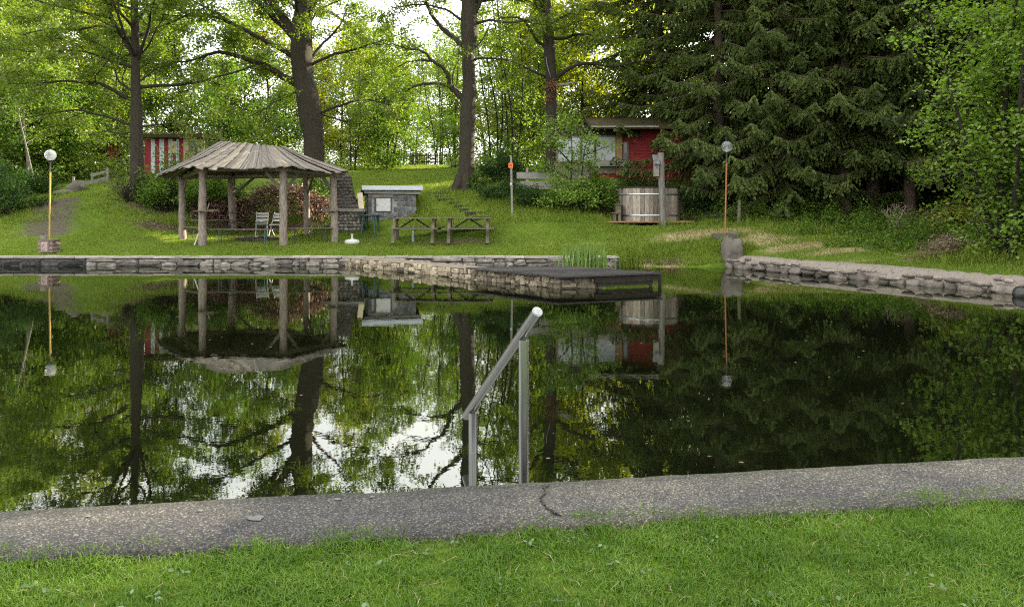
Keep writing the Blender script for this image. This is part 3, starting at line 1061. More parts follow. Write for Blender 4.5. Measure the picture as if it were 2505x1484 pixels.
# ------------------------------------------------------------------ near handrail
hr = thing('handrail', 'stainless steel tube handrail slanting down into the pond beside the near kerb', 'handrail', (0.07, 4.65, 0))
Pl, Pr = np.array((-.277, 5.5, .335)), np.array((.072, 4.65, 1.0))
dv = Pr - Pl
n = NM()
q0, q1 = Pl - dv * .17, Pr + dv * .215
n.tube([q0, q1], .0305, 32)
n.build('rail', M['steel'], hr, smooth=False)
for P in bpy.data.objects['rail'].data.polygons:
    P.use_smooth = len(P.vertices) == 4
n = NM()
e = nrm(dv)
n.tube([q1 + e * .0005, q1 + e * .004], [.0275, .026], 32)
n.build('end_cap', rough_mat('cap_steel', (.20, .21, .22), (.34, .36, .37), 30, rough=.5, bump=.2, dist=.002, island=0, metal=.5), hr)
for P in (Pl, Pr):
    n = NM()
    x, y = P[0], P[1]
    zt = P[2] - .055
    n.tube([(x, y, -.9), (x, y, zt)], .032, 32)
    po = n.build('post', M['steel'], hr)
    for q in po.data.polygons:
        q.use_smooth = len(q.vertices) == 4
    n = NM()
    n.tube([(x, y, zt), (x, y, zt + .012)], .012, 12)
    n.tube([(x, y, zt + .012), (x, y, zt + .04)], .008, 10)
    n.build('pin', M['metal_dark'], po, loc=None)
    n = NM()
    n.tube([(x, y, zt - .004), (x, y, zt + .003)], .0335, 32)
    n.build('post_cap', M['steel'], po)

# ------------------------------------------------------------------ gazebo
GC = np.array((X_(628, 26.4), 26.4))
gz_ = thing('gazebo', 'round open wooden gazebo with fanned grey plank roof on log posts', 'gazebo', (GC[0], GC[1], gz(*GC)))
posts = [(495, 24.6, .120, 2.98), (693, 24.6, .125, 2.98), (818, 25.7, .115, 2.86), (751, 27.9, .115, 2.9), (572, 28.7, .135, 2.9), (447, 26.1, .115, 2.78)]
PX = []
for i, (px, Y, r, zt) in enumerate(posts):
    x = X_(px, Y)
    z0 = gz(x, Y)
    PX.append((x, Y))
    n = NM()
    k = 12
    zz = np.linspace(z0 - .15, zt, k)
    lean = [.0, 0, -.05, -.03, -.12, -.04][i]
    pts = np.stack([x + lean * (zz - z0) / (zt - z0) + rng.normal(size=k) * .008, Y + rng.normal(size=k) * .006, zz], 1)
    n.tube(pts, r * (1.06 - .1 * np.linspace(0, 1, k)) * (1 + rng.normal(size=k) * .025), 12, rough=.035)
    po = n.build('post', M['wood_post'], gz_, smooth=True)
    if i in (0, 2, 4):
        zs = {0: 1.62, 2: 1.62, 4: 1.55}[i]
        xs = x + lean * .5
        for s_ in (-1, 1):
            n = NM()
            n.box((xs + (.13 if i == 0 else (-.05 if i == 2 else .1)), Y + s_ * (r + .07), zs + s_ * .015), (.66 if i == 0 else .36, .13, .03), jit=.004)
            n.build('shelf', M['wood_bench'], po)
# eave ring beams
n = NM()
for i in range(6):
    a, b = PX[i], PX[(i + 1) % 6]
    za, zb = posts[i][3] - .05, posts[(i + 1) % 6][3] - .05
    d = nrm(np.array((b[0] - a[0], b[1] - a[1])))
    n.tube([(a[0] - d[0] * .25, a[1] - d[1] * .25, za), (b[0] + d[0] * .25, b[1] + d[1] * .25, zb)], [.075, .065], 8, rough=.04)
n.build('ring_beam', M['wood_post'], gz_, smooth=True)
rA, rB = np.array((-10.05, 26.75, 3.93)), np.array((-7.85, 26.55, 3.73))          # short ridge
for (i, j, f) in ((1, 2, .30), (1, 0, .22), (2, 1, .3), (3, 2, .25), (4, 3, .3), (5, 0, .3)):
    a, b = np.array(PX[i]), np.array(PX[j])
    p0 = (*a, 2.18)
    q = a + (b - a) * f
    n = NM()
    n.beam(p0, (*q, 2.86), .05, .09)
    n.build('brace', M['wood_bench'], gz_)
for i in range(6):
    p = np.array((*PX[i], posts[i][3]))
    r_ = rA if PX[i][0] < -8.9 else rB
    n = NM()
    n.tube([p + (0, 0, .02), r_ - (0, 0, .12)], .055, 8)
    n.build('rafter', M['wood_dark'], gz_, smooth=True)
# roof boards
corner_z = [2.99, 3.0, 2.90, 2.93, 2.93, 2.76]
cor = []
for i in range(6):
    p = np.array(PX[i])
    o = p - GC
    k = [1.30, 1.24, 1.17, 1.22, 1.33, 1.36][i]
    cor.append(np.array((*(GC + o * k), corner_z[i])))
rf = NM()
for i in range(6):
    a, b = cor[i], cor[(i + 1) % 6]
    L = np.linalg.norm(b - a)
    nb = max(5, int(round(L / .215)))
    for j in range(nb):
        f0, f1 = j / nb, (j + 1) / nb
        def eave(f):
            p = a + (b - a) * f
            out = nrm(np.array((p[0] - GC[0], p[1] - GC[1], 0)))
            k = math.sin(PI * f)
            return p + out * .22 * k + np.array((0, 0, -.10 * k))
        ext = rng.uniform(-.03, .08)
        def inner(p):
            th = math.atan2(p[1] - GC[1], p[0] - GC[0])
            t = .5 + .5 * math.cos(th)
            q = rA + (rB - rA) * t
            return q + np.array((math.cos(th) * .10, math.sin(th) * .32, 0))
        e0, e1 = eave(f0 - .004), eave(f1 + .004)
        i0, i1 = inner(e0), inner(e1)
        e0 = e0 + (e0 - i0) * ext / 3
        e1 = e1 + (e1 - i1) * (ext + rng.normal() * .015) / 3
        lift = .035 if (j + i) % 2 else 0
        up = np.array((0, 0, .02 + lift + rng.normal() * .006))
        th = np.array((0, 0, .026))
        tw = rng.normal() * .012
        ii0, ii1 = i0 + (i0 - e0) * rng.uniform(0, .04), i1 + (i1 - e1) * rng.uniform(0, .04)
        m0, m1 = (e0 + ii0) / 2 - (0, 0, .05), (e1 + ii1) / 2 - (0, 0, .05)
        for (x0, x1, y1, y0) in ((e0, e1, m1, m0), (m0, m1, ii1, ii0)):
            pass
        V = []
        for (l, r) in ((e0, e1), (m0, m1), (ii0, ii1)):
            z_ = np.array((0, 0, tw))
            V += [l + up - th, r + up + z_ - th, r + up + z_, l + up]
        Q = []
        for s_ in (0, 4):
            for c in range(4):
                Q.append([s_ + c, s_ + (c + 1) % 4, s_ + 4 + (c + 1) % 4, s_ + 4 + c])
        Q += [[3, 2, 1, 0], [8, 9, 10, 11]]
        rf.add(V, Q)
rf.build('roof', M['roof_board'], gz_)


# ------------------------------------------------------------------ beer benches round the gazebo
def trestle_bench(p0, p1, h, label, gcol='metal_green', w=.24):
    p0, p1 = np.array(p0, float), np.array(p1, float)
    c = (p0 + p1) / 2
    zb = gz(*c)
    t = thing('trestle_bench', label, 'bench', (c[0], c[1], zb), 'folding benches inside the gazebo')
    d = nrm(p1 - p0)
    o = np.array((-d[1], d[0]))
    n = NM()
    n.beam((*p0, zb + h), (*p1, zb + h), w, .032)
    n.build('seat', M['wood_bench'], t)
    for f in (.16, .84):
        q = p0 + (p1 - p0) * f
        g0 = gz(*q)
        n = NM()
        s_ = 1 if f < .5 else -1
        for k in (-1, 1):
            e = q + o * k * .10
            n.tube([(*e, g0 - .03), (*e, zb + h - .016)], .014, 6)
        n.tube([(*(q - o * .10), zb + h * .3), (*(q + o * .10), zb + h * .3)], .01, 6)
        n.tube([(*q, zb + h * .45), (*(q + d * s_ * .34), zb + h - .02)], .009, 6)
        n.build('leg', M[gcol], t)
    return t


def gp(px, Y):
    return (X_(px, Y), Y)


trestle_bench(gp(512, 25.0), gp(676, 25.0), .47, 'long bench with green legs along the open front of the gazebo')
trestle_bench(gp(703, 25.1), gp(812, 25.6), .47, 'dark legged bench between the two front right posts of the gazebo', 'metal_dark')
trestle_bench(gp(458, 26.0), gp(502, 25.0), .47, 'pale plank bench between the two leftmost gazebo posts', 'metal_dark')
trestle_bench(gp(470, 27.3), gp(578, 28.3), .47, 'bench along the back of the gazebo, left of the white chairs', 'metal_dark')
trestle_bench(gp(760, 27.6), gp(800, 26.0), .47, 'short looking bench seen end on beside the stone fireplace', 'metal_dark')

# fire ring
x, y = gp(628, 26.3)
fp = NM()
for i in range(15):
    a = i * 2 * PI / 15
    r = .62
    q = (x + math.cos(a) * r, y + math.sin(a) * r)
    fp.ball((*q, gz(*q) + .03), (.11, .09, .09), 10, rough=.25, seed=i * 3.1)
for i in range(8):
    a, b = rng.uniform(0, 2 * PI, 2)
    p = np.array((x + math.cos(a) * .4, y + math.sin(a) * .4, gz(x, y) + .08))
    q = np.array((x + math.cos(b) * .3, y + math.sin(b) * .3, gz(x, y) + .13))
    fp.tube([p, q], .035, 6)
tag(fp.build('fire_pit', rough_mat('charred', (.02, .018, .016), (.09, .08, .07), 8, bump=.7), loc=(x, y, gz(x, y))), 'dark ring of charred fire stones on the gazebo floor', 'fire pit')


# white folding chairs
def folding_chair(px, Y, rz, label, sit):
    x = X_(px, Y)
    z0 = gz(x, Y)
    t = thing('folding_chair', label, 'chair', (0, 0, 0), 'white folding garden chairs')
    n = NM()
    for i in range(6):
        n.box((0, -.17 + i * .066, .45), (.40, .05, .018))
    n.build('seat', M['white_paint'], t)
    n = NM()
    for z in (.60, .72, .82):
        n.beam((-.21, .20 + (z - .45) * .3, z), (.21, .20 + (z - .45) * .3, z), .02, .075)
    n.build('backrest', M['white_paint'], t)
    for s_ in (-1, 1):
        n = NM()
        n.beam((s_ * .20, -.24, 0), (s_ * .20, .32, .88), .03, .018, up=(1, 0, 0))
        n.build('leg', M['white_paint'], t)
        n = NM()
        n.beam((s_ * .17, .28, 0), (s_ * .17, -.18, .44), .03, .018, up=(1, 0, 0))
        n.build('leg', M['white_paint'], t)
    if sit:
        n = NM()
        n.ball((0, .02, .50), (.2, .18, .06), 14, rough=.3)
        n.build('seat_pad', rough_mat('grey_pad', (.10, .10, .10), (.32, .31, .29), 9, bump=.5), t)
    t.location = (x, Y, z0)
    t.rotation_euler = (0, 0, rz)
    return t


folding_chair(640, 27.6, .25, 'white slatted folding chair fully visible under the gazebo roof', True)
folding_chair(676, 27.5, -.1, 'white slatted folding chair half hidden behind the middle gazebo post', False)

# pole leaning on the gazebo
n = NM()
a = at(475, 603, 24.5)
a[2] = gz(a[0], a[1])
b = at(512, 497, 24.8)
n.tube([a, a + (b - a) * .28], .022, 8)
n.tube([a + (b - a) * .28, b], .014, 8)
tag(n.build('leaning_pole', rough_mat('grey_pole', (.34, .32, .27), (.55, .52, .45), 8, island=.2), loc=tuple(a)), 'thin pole leaning against a front gazebo post', 'pole')

# ------------------------------------------------------------------ stone fireplace
FY = 27.3
fx0, fx1 = X_(799, FY), X_(884, FY)
fz = gz((fx0 + fx1) / 2, FY)
ztop = at(840, 517, FY)[2]
fw = thing('stone_fireplace', 'sooty field stone barbecue fireplace with tapering chimney behind the gazebo', 'fireplace', ((fx0 + fx1) / 2, FY + .4, fz))
n = NM()
n.box(((fx0 + fx1) / 2 + .1, FY + .5, (fz + ztop) / 2 - .1), (fx1 - fx0 - .25, .9, ztop - fz + .1))
n.build('base', M['mortar_dark'], fw)
n = NM()
rows = 6
for r in range(rows):
    z = fz + .06 + (ztop - fz - .06) * (r + .5) / rows
    x = fx0 + .28
    while x < fx1 - .04:
        w_ = rng.uniform(.11, .2)
        n.ball((x + w_ / 2, FY + .05, z + rng.normal() * .008), (w_ / 2, .06, (ztop - fz) / rows / 2 * .95), 10, rough=.22, seed=x * 7 + r)
        x += w_ * .96
    for yy in np.arange(FY + .15, FY + .9, .19):
        n.ball((fx0 + .26, yy, z), (.05, .09, .075), 8, rough=.2, seed=yy * 5 + r)
        n.ball((fx1 - .03, yy, z), (.05, .09, .075), 8, rough=.2, seed=yy * 5 + r + 40)
n.build('facing_stone', M['stone_round'], fw, smooth=True)['kind'] = 'stuff'
n = NM()
n.box(((fx0 + fx1) / 2 - .02, FY + .42, ztop + .05), (fx1 - fx0 + .22, 1.15, .10), jit=.01)
n.build('slab', M['concrete'], fw)
n = NM()
c0, c1 = X_(824, FY), X_(878, FY)
t0, t1_ = X_(818, FY), X_(846, FY)
zc0, zc1 = ztop + .10, at(838, 425, FY)[2]
zf0, zf1 = at(838, 505, FY)[2], at(838, 480, FY)[2]
xf = X_(857, FY)
lev = [(zc0, c0, c1, .15, .85), (zf0, c0, c1 - .03, .17, .83), (zf1, t0 + .02, xf, .25, .76), (zc1, t0, t1_, .28, .72)]
for (za, la, ra, ya, yb), (zb_, lb, rb, yc, yd) in zip(lev[:-1], lev[1:]):
    n.hexa([(la, FY + ya, za), (ra, FY + ya, za), (ra, FY + yb, za), (la, FY + yb, za), (lb, FY + yc, zb_), (rb, FY + yc, zb_), (rb, FY + yd, zb_), (lb, FY + yd, zb_)])
n.build('chimney', M['mortar_dark'], fw)
n = NM()
zl = [q[0] for q in lev]
z = zc0 + .06
while z < zc1:
    l, rr, yf, yk = [np.interp(z, zl, [q[k] for q in lev]) for k in (1, 2, 3, 4)]
    x = l - .02
    while x < rr - .03:
        w_ = min(rng.uniform(.09, .2), rr + .03 - x)
        n.ball((x + w_ / 2, FY + yf + .01, z + rng.normal() * .01), (w_ / 2, .05, rng.uniform(.05, .07)), 9, rough=.28, seed=x * 9 + z * 5)
        x += w_ * .97
    for yy in np.arange(FY + yf + .08, FY + yk, .15):
        n.ball((rr, yy, z + rng.normal() * .01), (.04, .08, .062), 8, rough=.25, seed=yy * 3 + z)
    z += .118
cs = n.build('chimney_stone', M['stone_sooty'], fw, smooth=True)
cs['kind'] = 'stuff'
n = NM()
C = []
for i in range(1500):
    f = rng.uniform(.12, .62)
    z = zc0 + (zc1 - zc0) * f
    rr, yf = np.interp(z, zl, [q[2] for q in lev]), np.interp(z, zl, [q[3] for q in lev])
    C.append((rr + .04 - rng.exponential(.06), FY + yf - .03 + rng.uniform(0, .3), z))
n.leaves(C, .03, up=.6)
n.build('moss', M['moss'], fw)['kind'] = 'stuff'
# board leaning on it
n = NM()
n.beam(at(885, 519, FY + .0), at(880, 472, FY + .35), .19, .03, up=(0, 1, .3))
tag(n.build('leaning_board', rough_mat('pale_board', (.38, .31, .21), (.55, .47, .34), 4, (5, 5, 1)), loc=tuple(at(885, 519, FY))), 'pale wooden board leaning between the stone chimney and the low stone hut', 'board')

# ------------------------------------------------------------------ low stone hut
HY = 28.0
hx, hz0 = X_(959, HY), gz(X_(959, HY), HY) - .15
hut = thing('stone_hut', 'low grey block oven hut with tilted zinc roof and white door', 'hut', (0, 0, 0))
hw, hd = 1.76, 1.35
zt = at(959, 474, HY)[2] - hz0
n = NM()
n.box((0, hd / 2 + .03, zt / 2), (hw - .05, hd - .02, zt))
n.build('wall', M['mortar'], hut)
n = NM()
dx0, dx1 = X_(918, HY) - hx, X_(956, HY) - hx
dz0, dz1 = at(0, 518, HY)[2] - hz0, at(0, 484, HY)[2] - hz0
r = 0
z = .02
while z < zt - .05:
    h_ = min(rng.uniform(.175, .205), zt - z)
    x = -hw / 2
    while x < hw / 2 - .02:
        w_ = min(rng.uniform(.15, .22), hw / 2 - x)
        if not (x + w_ > dx0 - .06 and x < dx1 + .06 and z + h_ > dz0 and z < dz1 + .08):
            n.box((x + w_ / 2, .012, z + h_ / 2), (w_ - .042, .05, h_ - .042), jit=.008)
        x += w_
    y = .05
    while y < hd:
        w_ = rng.uniform(.15, .22)
        n.box((-hw / 2 - .004, y + w_ / 2, z + h_ / 2), (.05, w_ - .042, h_ - .042), jit=.008)
        y += w_
    z += h_
n.build('facing_stone', M['stone_grey'], hut)['kind'] = 'stuff'
n = NM()
n.box(((dx0 + dx1) / 2, .0, dz1 + .055), (dx1 - dx0 + .2, .07, .10), jit=.006)
n.build('lintel', M['concrete'], hut)
n = NM()
n.box(((dx0 + dx1) / 2, .0, (dz0 + dz1) / 2), (dx1 - dx0 + .05, .04, dz1 - dz0 + .02))
n.build('door_frame', M['metal_dark'], hut)
n = NM()
n.box(((dx0 + dx1) / 2 + .01, -.03, (dz0 + dz1) / 2), (dx1 - dx0 - .06, .025, dz1 - dz0 - .05))
do = n.build('door', M['white_plastic'], hut)
n = NM()
n.box((dx0 + .07, -.047, (dz0 + dz1) / 2), (.02, .02, .05))
n.build('handle', M['metal_dark'], do)
n = NM()
zf = zt + .05
n.beam((-hw / 2 - .12, -.06, zt + .055), (hw / 2 + .14, -.06, zt + .03), .06, .10)
n.beam((-hw / 2 - .16, .02, zt + .12), (hw / 2 + .16, .02, zt + .12), .05, .08)
n.build('beam', M['wood_silver'], hut)
n = NM()
y0, y1, ex = -.17, hd + .25, .20
za, zb = zt + .20, zt - .06
n.hexa([(-hw / 2 - ex, y0, za), (hw / 2 + ex, y0, za), (hw / 2 + ex, y1, zb), (-hw / 2 - ex, y1, zb), (-hw / 2 - ex, y0, za + .05), (hw / 2 + ex, y0, za + .05), (hw / 2 + ex, y1, zb + .05), (-hw / 2 - ex, y1, zb + .05)])
ro = n.build('roof', M['wood_dark'], hut)
n = NM()
for a, b in ((-hw / 2 - ex - .01, -.08), (-.085, hw / 2 + ex + .01)):
    n.box(((a + b) / 2, y0 - .012, za + .01), (b - a, .018, .155))
    n.hexa([(a, y0 - .02, za + .055), (b, y0 - .02, za + .055), (b, y1, zb + .055), (a, y1, zb + .055), (a, y0 - .02, za + .08), (b, y0 - .02, za + .08), (b, y1, zb + .08), (a, y1, zb + .08)])
n.build('zinc_sheet', M['zinc'], ro)
hut.location = (hx, HY, hz0)
hut.rotation_euler = (0, 0, math.radians(13))

# ------------------------------------------------------------------ green plastic table
x, Y = X_(906, 27.1), 27.1
z0 = gz(x, Y)
tb = thing('garden_table', 'dark green plastic garden table standing beside the stone fireplace', 'table', (x, Y, z0))
n = NM()
n.lathe((x, Y, z0), [(.36, .68), (.39, .69), (.395, .715), (.38, .725), (0, .727)], 28)
n.build('tabletop', M['green_plastic'], tb)
for a in (.6, 2.2, 3.75, 5.3):
    n = NM()
    n.tube([(x + math.cos(a) * .27, Y + math.sin(a) * .27, z0 + .69), (x + math.cos(a) * .31, Y + math.sin(a) * .31, z0 + .3), (x + math.cos(a) * .36, Y + math.sin(a) * .36, z0 - .02)], [.045, .032, .026], 8)
    n.build('leg', M['green_plastic'], tb)

# parasol foot
x, Y = X_(861, 25.5), 25.5
z0 = gz(x, Y)
ub = thing('parasol_base', 'white plastic parasol base on the grass in front of the fireplace', 'parasol base', (x, Y, z0))
n = NM()
n.lathe((x, Y, z0), [(.22, 0), (.245, .03), (.24, .10), (.20, .14), (.06, .16), (.05, .17)], 24)
n.build('tank', M['white_plastic'], ub, smooth=True)
n = NM()
n.lathe((x, Y, z0), [(.03, .16), (.03, .30), (.045, .305), (.045, .33), (.0, .335)], 14)
n.build('tube', M['white_plastic'], ub)

# grey pipe stub
x, Y = X_(1010, 25.7), 25.7
n = NM()
n.tube([(x, Y, gz(x, Y) - .05), (x, Y, gz(x, Y) + .36)], .045, 14)
tag(n.build('pipe_stub', rough_mat('grey_pipe', (.22, .25, .26), (.34, .37, .38), 8, rough=.6, island=0), loc=(x, Y, gz(x, Y))), 'short grey pipe standing under the picnic table', 'pipe')


# ------------------------------------------------------------------ picnic tables
def picnic(px0, px1, legs, Y, label):
    c = (X_((px0 + px1) / 2, Y), Y)
    z0 = at(0, 593, Y - .6)[2] + .02
    t = thing('picnic_table', label, 'picnic table', (c[0], c[1], z0), 'wooden picnic tables in a row on the far lawn')
    x0, x1 = X_(px0, Y), X_(px1, Y)
    n = NM()
    for i in range(5):
        n.beam((x0 + rng.normal() * .01, Y - .30 + i * .15, z0 + .76 + rng.normal() * .004), (x1 + rng.normal() * .01, Y - .30 + i * .15, z0 + .76 + rng.normal() * .004), .14, .035)
    n.build('tabletop', M['wood_bench'], t)
    for s_ in (-1, 1):
        n = NM()
        for o in (0, .13):
            n.beam((x0 - .1, Y + s_ * (.58 + o), z0 + .43), (x1 + .05, Y + s_ * (.58 + o), z0 + .43), .125, .035)
        n.build('bench_seat', M['wood_bench'], t)
    for i, l in enumerate(legs):
        x = X_(l, Y)
        n = NM()
        n.beam((x, Y - .62, z0 - .06), (x, Y - .16, z0 + .74), .07, .10, up=(1, 0, 0))
        n.beam((x, Y + .62, z0 - .06), (x, Y + .16, z0 + .74), .07, .10, up=(1, 0, 0))
        n.beam((x + .05, Y - .72, z0 + .39), (x + .05, Y + .72, z0 + .39), .05, .08)
        n.beam((x + .05, Y - .3, z0 + .71), (x + .05, Y + .3, z0 + .71), .05, .07)
        n.build('leg_frame', M['wood_bench'], t)
        n = NM()
        s_ = 1 if i == 0 else -1
        n.beam((x + s_ * .10, Y, z0 + .40), (x + s_ * (.62 if i == 0 else .6), Y, z0 + .735), .045, .06, up=(0, 1, 0))
        n.build('brace', M['wood_dark'], t)
    return t


picnic(968, 1080, (967, 1061), 25.6, 'weathered wooden picnic table next to the green plastic table')
picnic(1083, 1206, (1100, 1193), 25.6, 'weathered wooden picnic table at the foot of the grass steps')

# ------------------------------------------------------------------ lamps
def lamp(px_top, y_top, px_bot, Y, z_base, rad, paint, label, r_pole=.026):
    x1, z1 = X_(px_top, Y), at(px_top, y_top, Y)[2]
    x0 = X_(px_bot, Y)
    t = thing('lamp_post', label, 'lamp post', (x0, Y, z_base))
    L = z1 - z_base
    def p(f):
        return (x0 + (x1 - x0) * f, Y, z_base + L * f)
    fs = 1 - .52 / L
    n = NM()
    n.tube([p(0), p(.33), p(.66), p(fs)], r_pole, 12)
    n.build('pole', paint, t, smooth=True)
    n = NM()
    n.tube([p(fs), p(1 - .19 / L)], r_pole * .8, 12)
    n.tube([p(1 - .20 / L), p(1 - .165 / L)], [.05, .07], 14)
    n.build('collar', M['metal_dark'], t)
    n = NM()
    n.tube([p(1 - .165 / L), p(1 - .02 / L)], .028, 12)
    n.build('bulb_holder', M['white_plastic'], t)
    n = NM()
    n.ball(p(1), rad, 32)
    n.build('globe', M['globe'], t, smooth=True)
    return t


Y = 24.0
zb = gz(X_(121, Y), Y)
zt_ = at(121, 585, Y)[2]
lamp(123.4, 379.5, 121, Y, zt_ - .02, .168, M['yellow_paint'], 'garden lamp with clear globe on a yellow pole')
bs = thing('lamp_plinth', 'square stacked slab plinth with relief tile under the yellow lamp', 'plinth', (X_(121, Y), Y, zb))
n = NM()
nl = 8
hh = (zt_ - zb + .05) / nl
for i in range(nl):
    z = zb - .05 + hh * (i + .5)
    o = .0 if i % 2 else -.035
    n.box((X_(121, Y) + rng.normal() * .006, Y + rng.normal() * .006, z), (.45 + o, .43 + o, hh * (.98 if i % 2 else .9)), jit=.006)
n.build('slab_stack', M['slate'], bs)
n = NM()
n.box((X_(121, Y) - .02, Y - .222, (zt_ + zb) / 2 - .01), (.26, .02, .33))
ti = n.build('tile_frame', M['slate'], bs)
n = NM()
n.box((X_(121, Y) - .02, Y - .236, (zt_ + zb) / 2 - .01), (.20, .015, .27))
for i in range(9):
    n.ball((X_(121, Y) - .02 + rng.uniform(-.07, .07), Y - .244, (zt_ + zb) / 2 + rng.uniform(-.1, .1)), (.03, .014, .035), 8, rough=.2, seed=i)
n.build('relief_tile', rough_mat('relief', (.27, .20, .18), (.42, .34, .31), 12, bump=.6, dist=.01), ti)
n = NM()
n.lathe((X_(112, Y), Y - .11, zt_ - .012), [(.075, 0), (.088, .05), (.092, .13), (.08, .13), (.07, .08), (0, .07)], 16)
tag(n.build('clay_pot', M['terracotta'], loc=(X_(112, Y), Y - .11, zt_ - .012)), 'small round pot on the corner of the lamp plinth', 'pot')

Y = 23.6
zb = at(1773, 571, Y)[2]
lamp(1777.7, 358.6, 1773, Y, zb - .02, .166, M['orange_paint'], 'garden lamp with clear globe on an orange pole', .024)
n = NM()
x = X_(1774, Y)
n.box((x - .16, Y, zb - .085), (.34, .5, .16), jit=.02)
n.box((x + .17, Y + .02, zb - .08), (.31, .5, .18), jit=.02)
n.box((x, Y, zb - .42), (.55, .45, .5), jit=.03)
tag(n.build('lamp_footing', M['boulder'], loc=(x, Y, zb)), 'dark stone block footing under the orange lamp pole', 'footing')
# standing boulder at the end of the wall
n = NM()
c = at(1794, 618, 22.25)
n.ball((c[0], c[1] + .12, .34), (.30, .33, .49), 28, rough=.17, seed=3.3, fr=1.7, box=.58)
tag(n.build('standing_boulder', M['boulder'], smooth=True, loc=(c[0], c[1], 0)), 'upright grey boulder where the sloping wall begins, below the orange lamp', 'boulder')

# ------------------------------------------------------------------ orange trail marker post
Y = 27.0
x = X_(1251, Y)
sp = thing('marker_post', 'thin grey post with an orange marker plate beside the bank shrubs', 'marker post', (x, Y, gz(x, Y)))
n = NM()
n.beam((x + .02, Y, gz(x, Y) - .1), (x - .02, Y, at(0, 381, Y)[2]), .07, .06, up=(0, 1, 0))
n.build('post', M['wood_silver'], sp)
n = NM()
pz = at(0, 405, Y)[2]
n.box((x - .03, Y - .045, pz), (.155, .012, .17))
pl = n.build('plate', M['orange_sign'], sp)
n = NM()
for s_ in (-1, 1):
    n.add([(x - .03 + s_ * .055, Y - .053, pz), (x - .03 + s_ * .01, Y - .053, pz + .035), (x - .03 + s_ * .01, Y - .053, pz - .035)], [[0, 1, 2]])
n.box((x - .03, Y - .053, pz), (.05, .003, .018))
n.build('arrow_mark', rough_mat('dark_red_mark', (.30, .03, .02), (.36, .04, .02), 4, bump=0, island=0), pl)
n = NM()
n.ball((x - .02, Y - .05, at(0, 451, Y)[2]), (.04, .02, .055), 10)
n.build('insulator', M['white_plastic'], sp)

# ------------------------------------------------------------------ hot tub
Y = 27.9
cx_, r_ = X_(1584, Y), (X_(1657, Y) - X_(1511, Y)) / 2 * .985
zt, zb = at(0, 459, Y - 1)[2], at(0, 541, Y - 1)[2]
tubo = thing('hot_tub', 'round hot tub of vertical wooden staves with metal bands on a plank deck', 'hot tub', (cx_, Y, zb))
n = NM()
ns = 46
for i in range(ns):
    a = i * 2 * PI / ns
    R = np.array([[math.cos(a), -math.sin(a), 0], [math.sin(a), math.cos(a), 0], [0, 0, 1]])
    n.box((cx_ + math.cos(a) * r_, Y + math.sin(a) * r_, (zt + zb) / 2 + rng.normal() * .004), (.045, 2 * PI * r_ / ns * .965, zt - zb), R)
n.build('stave', M['wood_tub'], tubo)
n = NM()
n.lathe((cx_, Y, 0), [(r_ - .03, zb + .1), (r_ - .03, zt - .03), (0, zt - .03)], 40)
n.build('liner', M['wood_dark'], tubo)
n = NM()
n.lathe((cx_, Y, 0), [(r_ + .045, zt - .005), (r_ + .05, zt + .03), (r_ - .02, zt + .045), (0, zt + .06)], 40)
n.build('lid', M['wood_dark'], tubo)
for z in (at(0, 475.5, Y - 1)[2], at(0, 527.5, Y - 1)[2]):
    n = NM()
    n.lathe((cx_, Y, 0), [(r_ + .015, z - .035), (r_ + .029, z - .032), (r_ + .029, z + .032), (r_ + .015, z + .035)], 48)
    n.build('band', rough_mat('band_steel', (.35, .36, .37), (.5, .51, .52), 6, rough=.38, metal=.9, bump=.1, dist=.002, island=0), tubo, smooth=True)
st = thing('wooden_steps', 'two small wooden steps against the hot tub', 'steps', (X_(1506, 27.3), 27.3, zb))
n = NM()
for px0, px1, yt in ((1497, 1509, 521), (1504, 1517, 500)):
    n = NM()
    x0, x1 = X_(px0, 27.3), X_(px1, 27.3)
    zt2 = at(0, yt, 27.3)[2]
    n.box(((x0 + x1) / 2, 27.3, zt2), (x1 - x0 + .06, .6, .035))
    so = n.build('tread', M['wood_bench'], st)
    n = NM()
    n.box(((x0 + x1) / 2, 27.3, (zt2 + zb) / 2 - .02), (x1 - x0 - .02, .5, zt2 - zb - .02))
    n.build('riser', M['wood_bench'], st)
dkk = thing('plank_deck', 'low brown plank deck under the hot tub', 'deck', (cx_, Y - .3, zb - .08))
n = NM()
x0, x1 = X_(1475, 26.7), X_(1697, 26.7)
for i in range(18):
    n.box(((x0 + x1) / 2 + rng.normal() * .03, 26.72 + i * .15, zb - .025), (x1 - x0, .142, .04), jit=.003)
n.build('planking', M['wood_brown'], dkk)
n = NM()
for f in (.1, .35, .62, .9):
    x = x0 + (x1 - x0) * f
    n.beam((x, 26.8, zb - .10), (x, 29.2, zb - .10), .08, .1)
    for yy in (26.85, 29.1):
        n.box((x, yy, zb - .3), (.16, .16, .36))
n.build('bearer', M['wood_dark'], dkk)

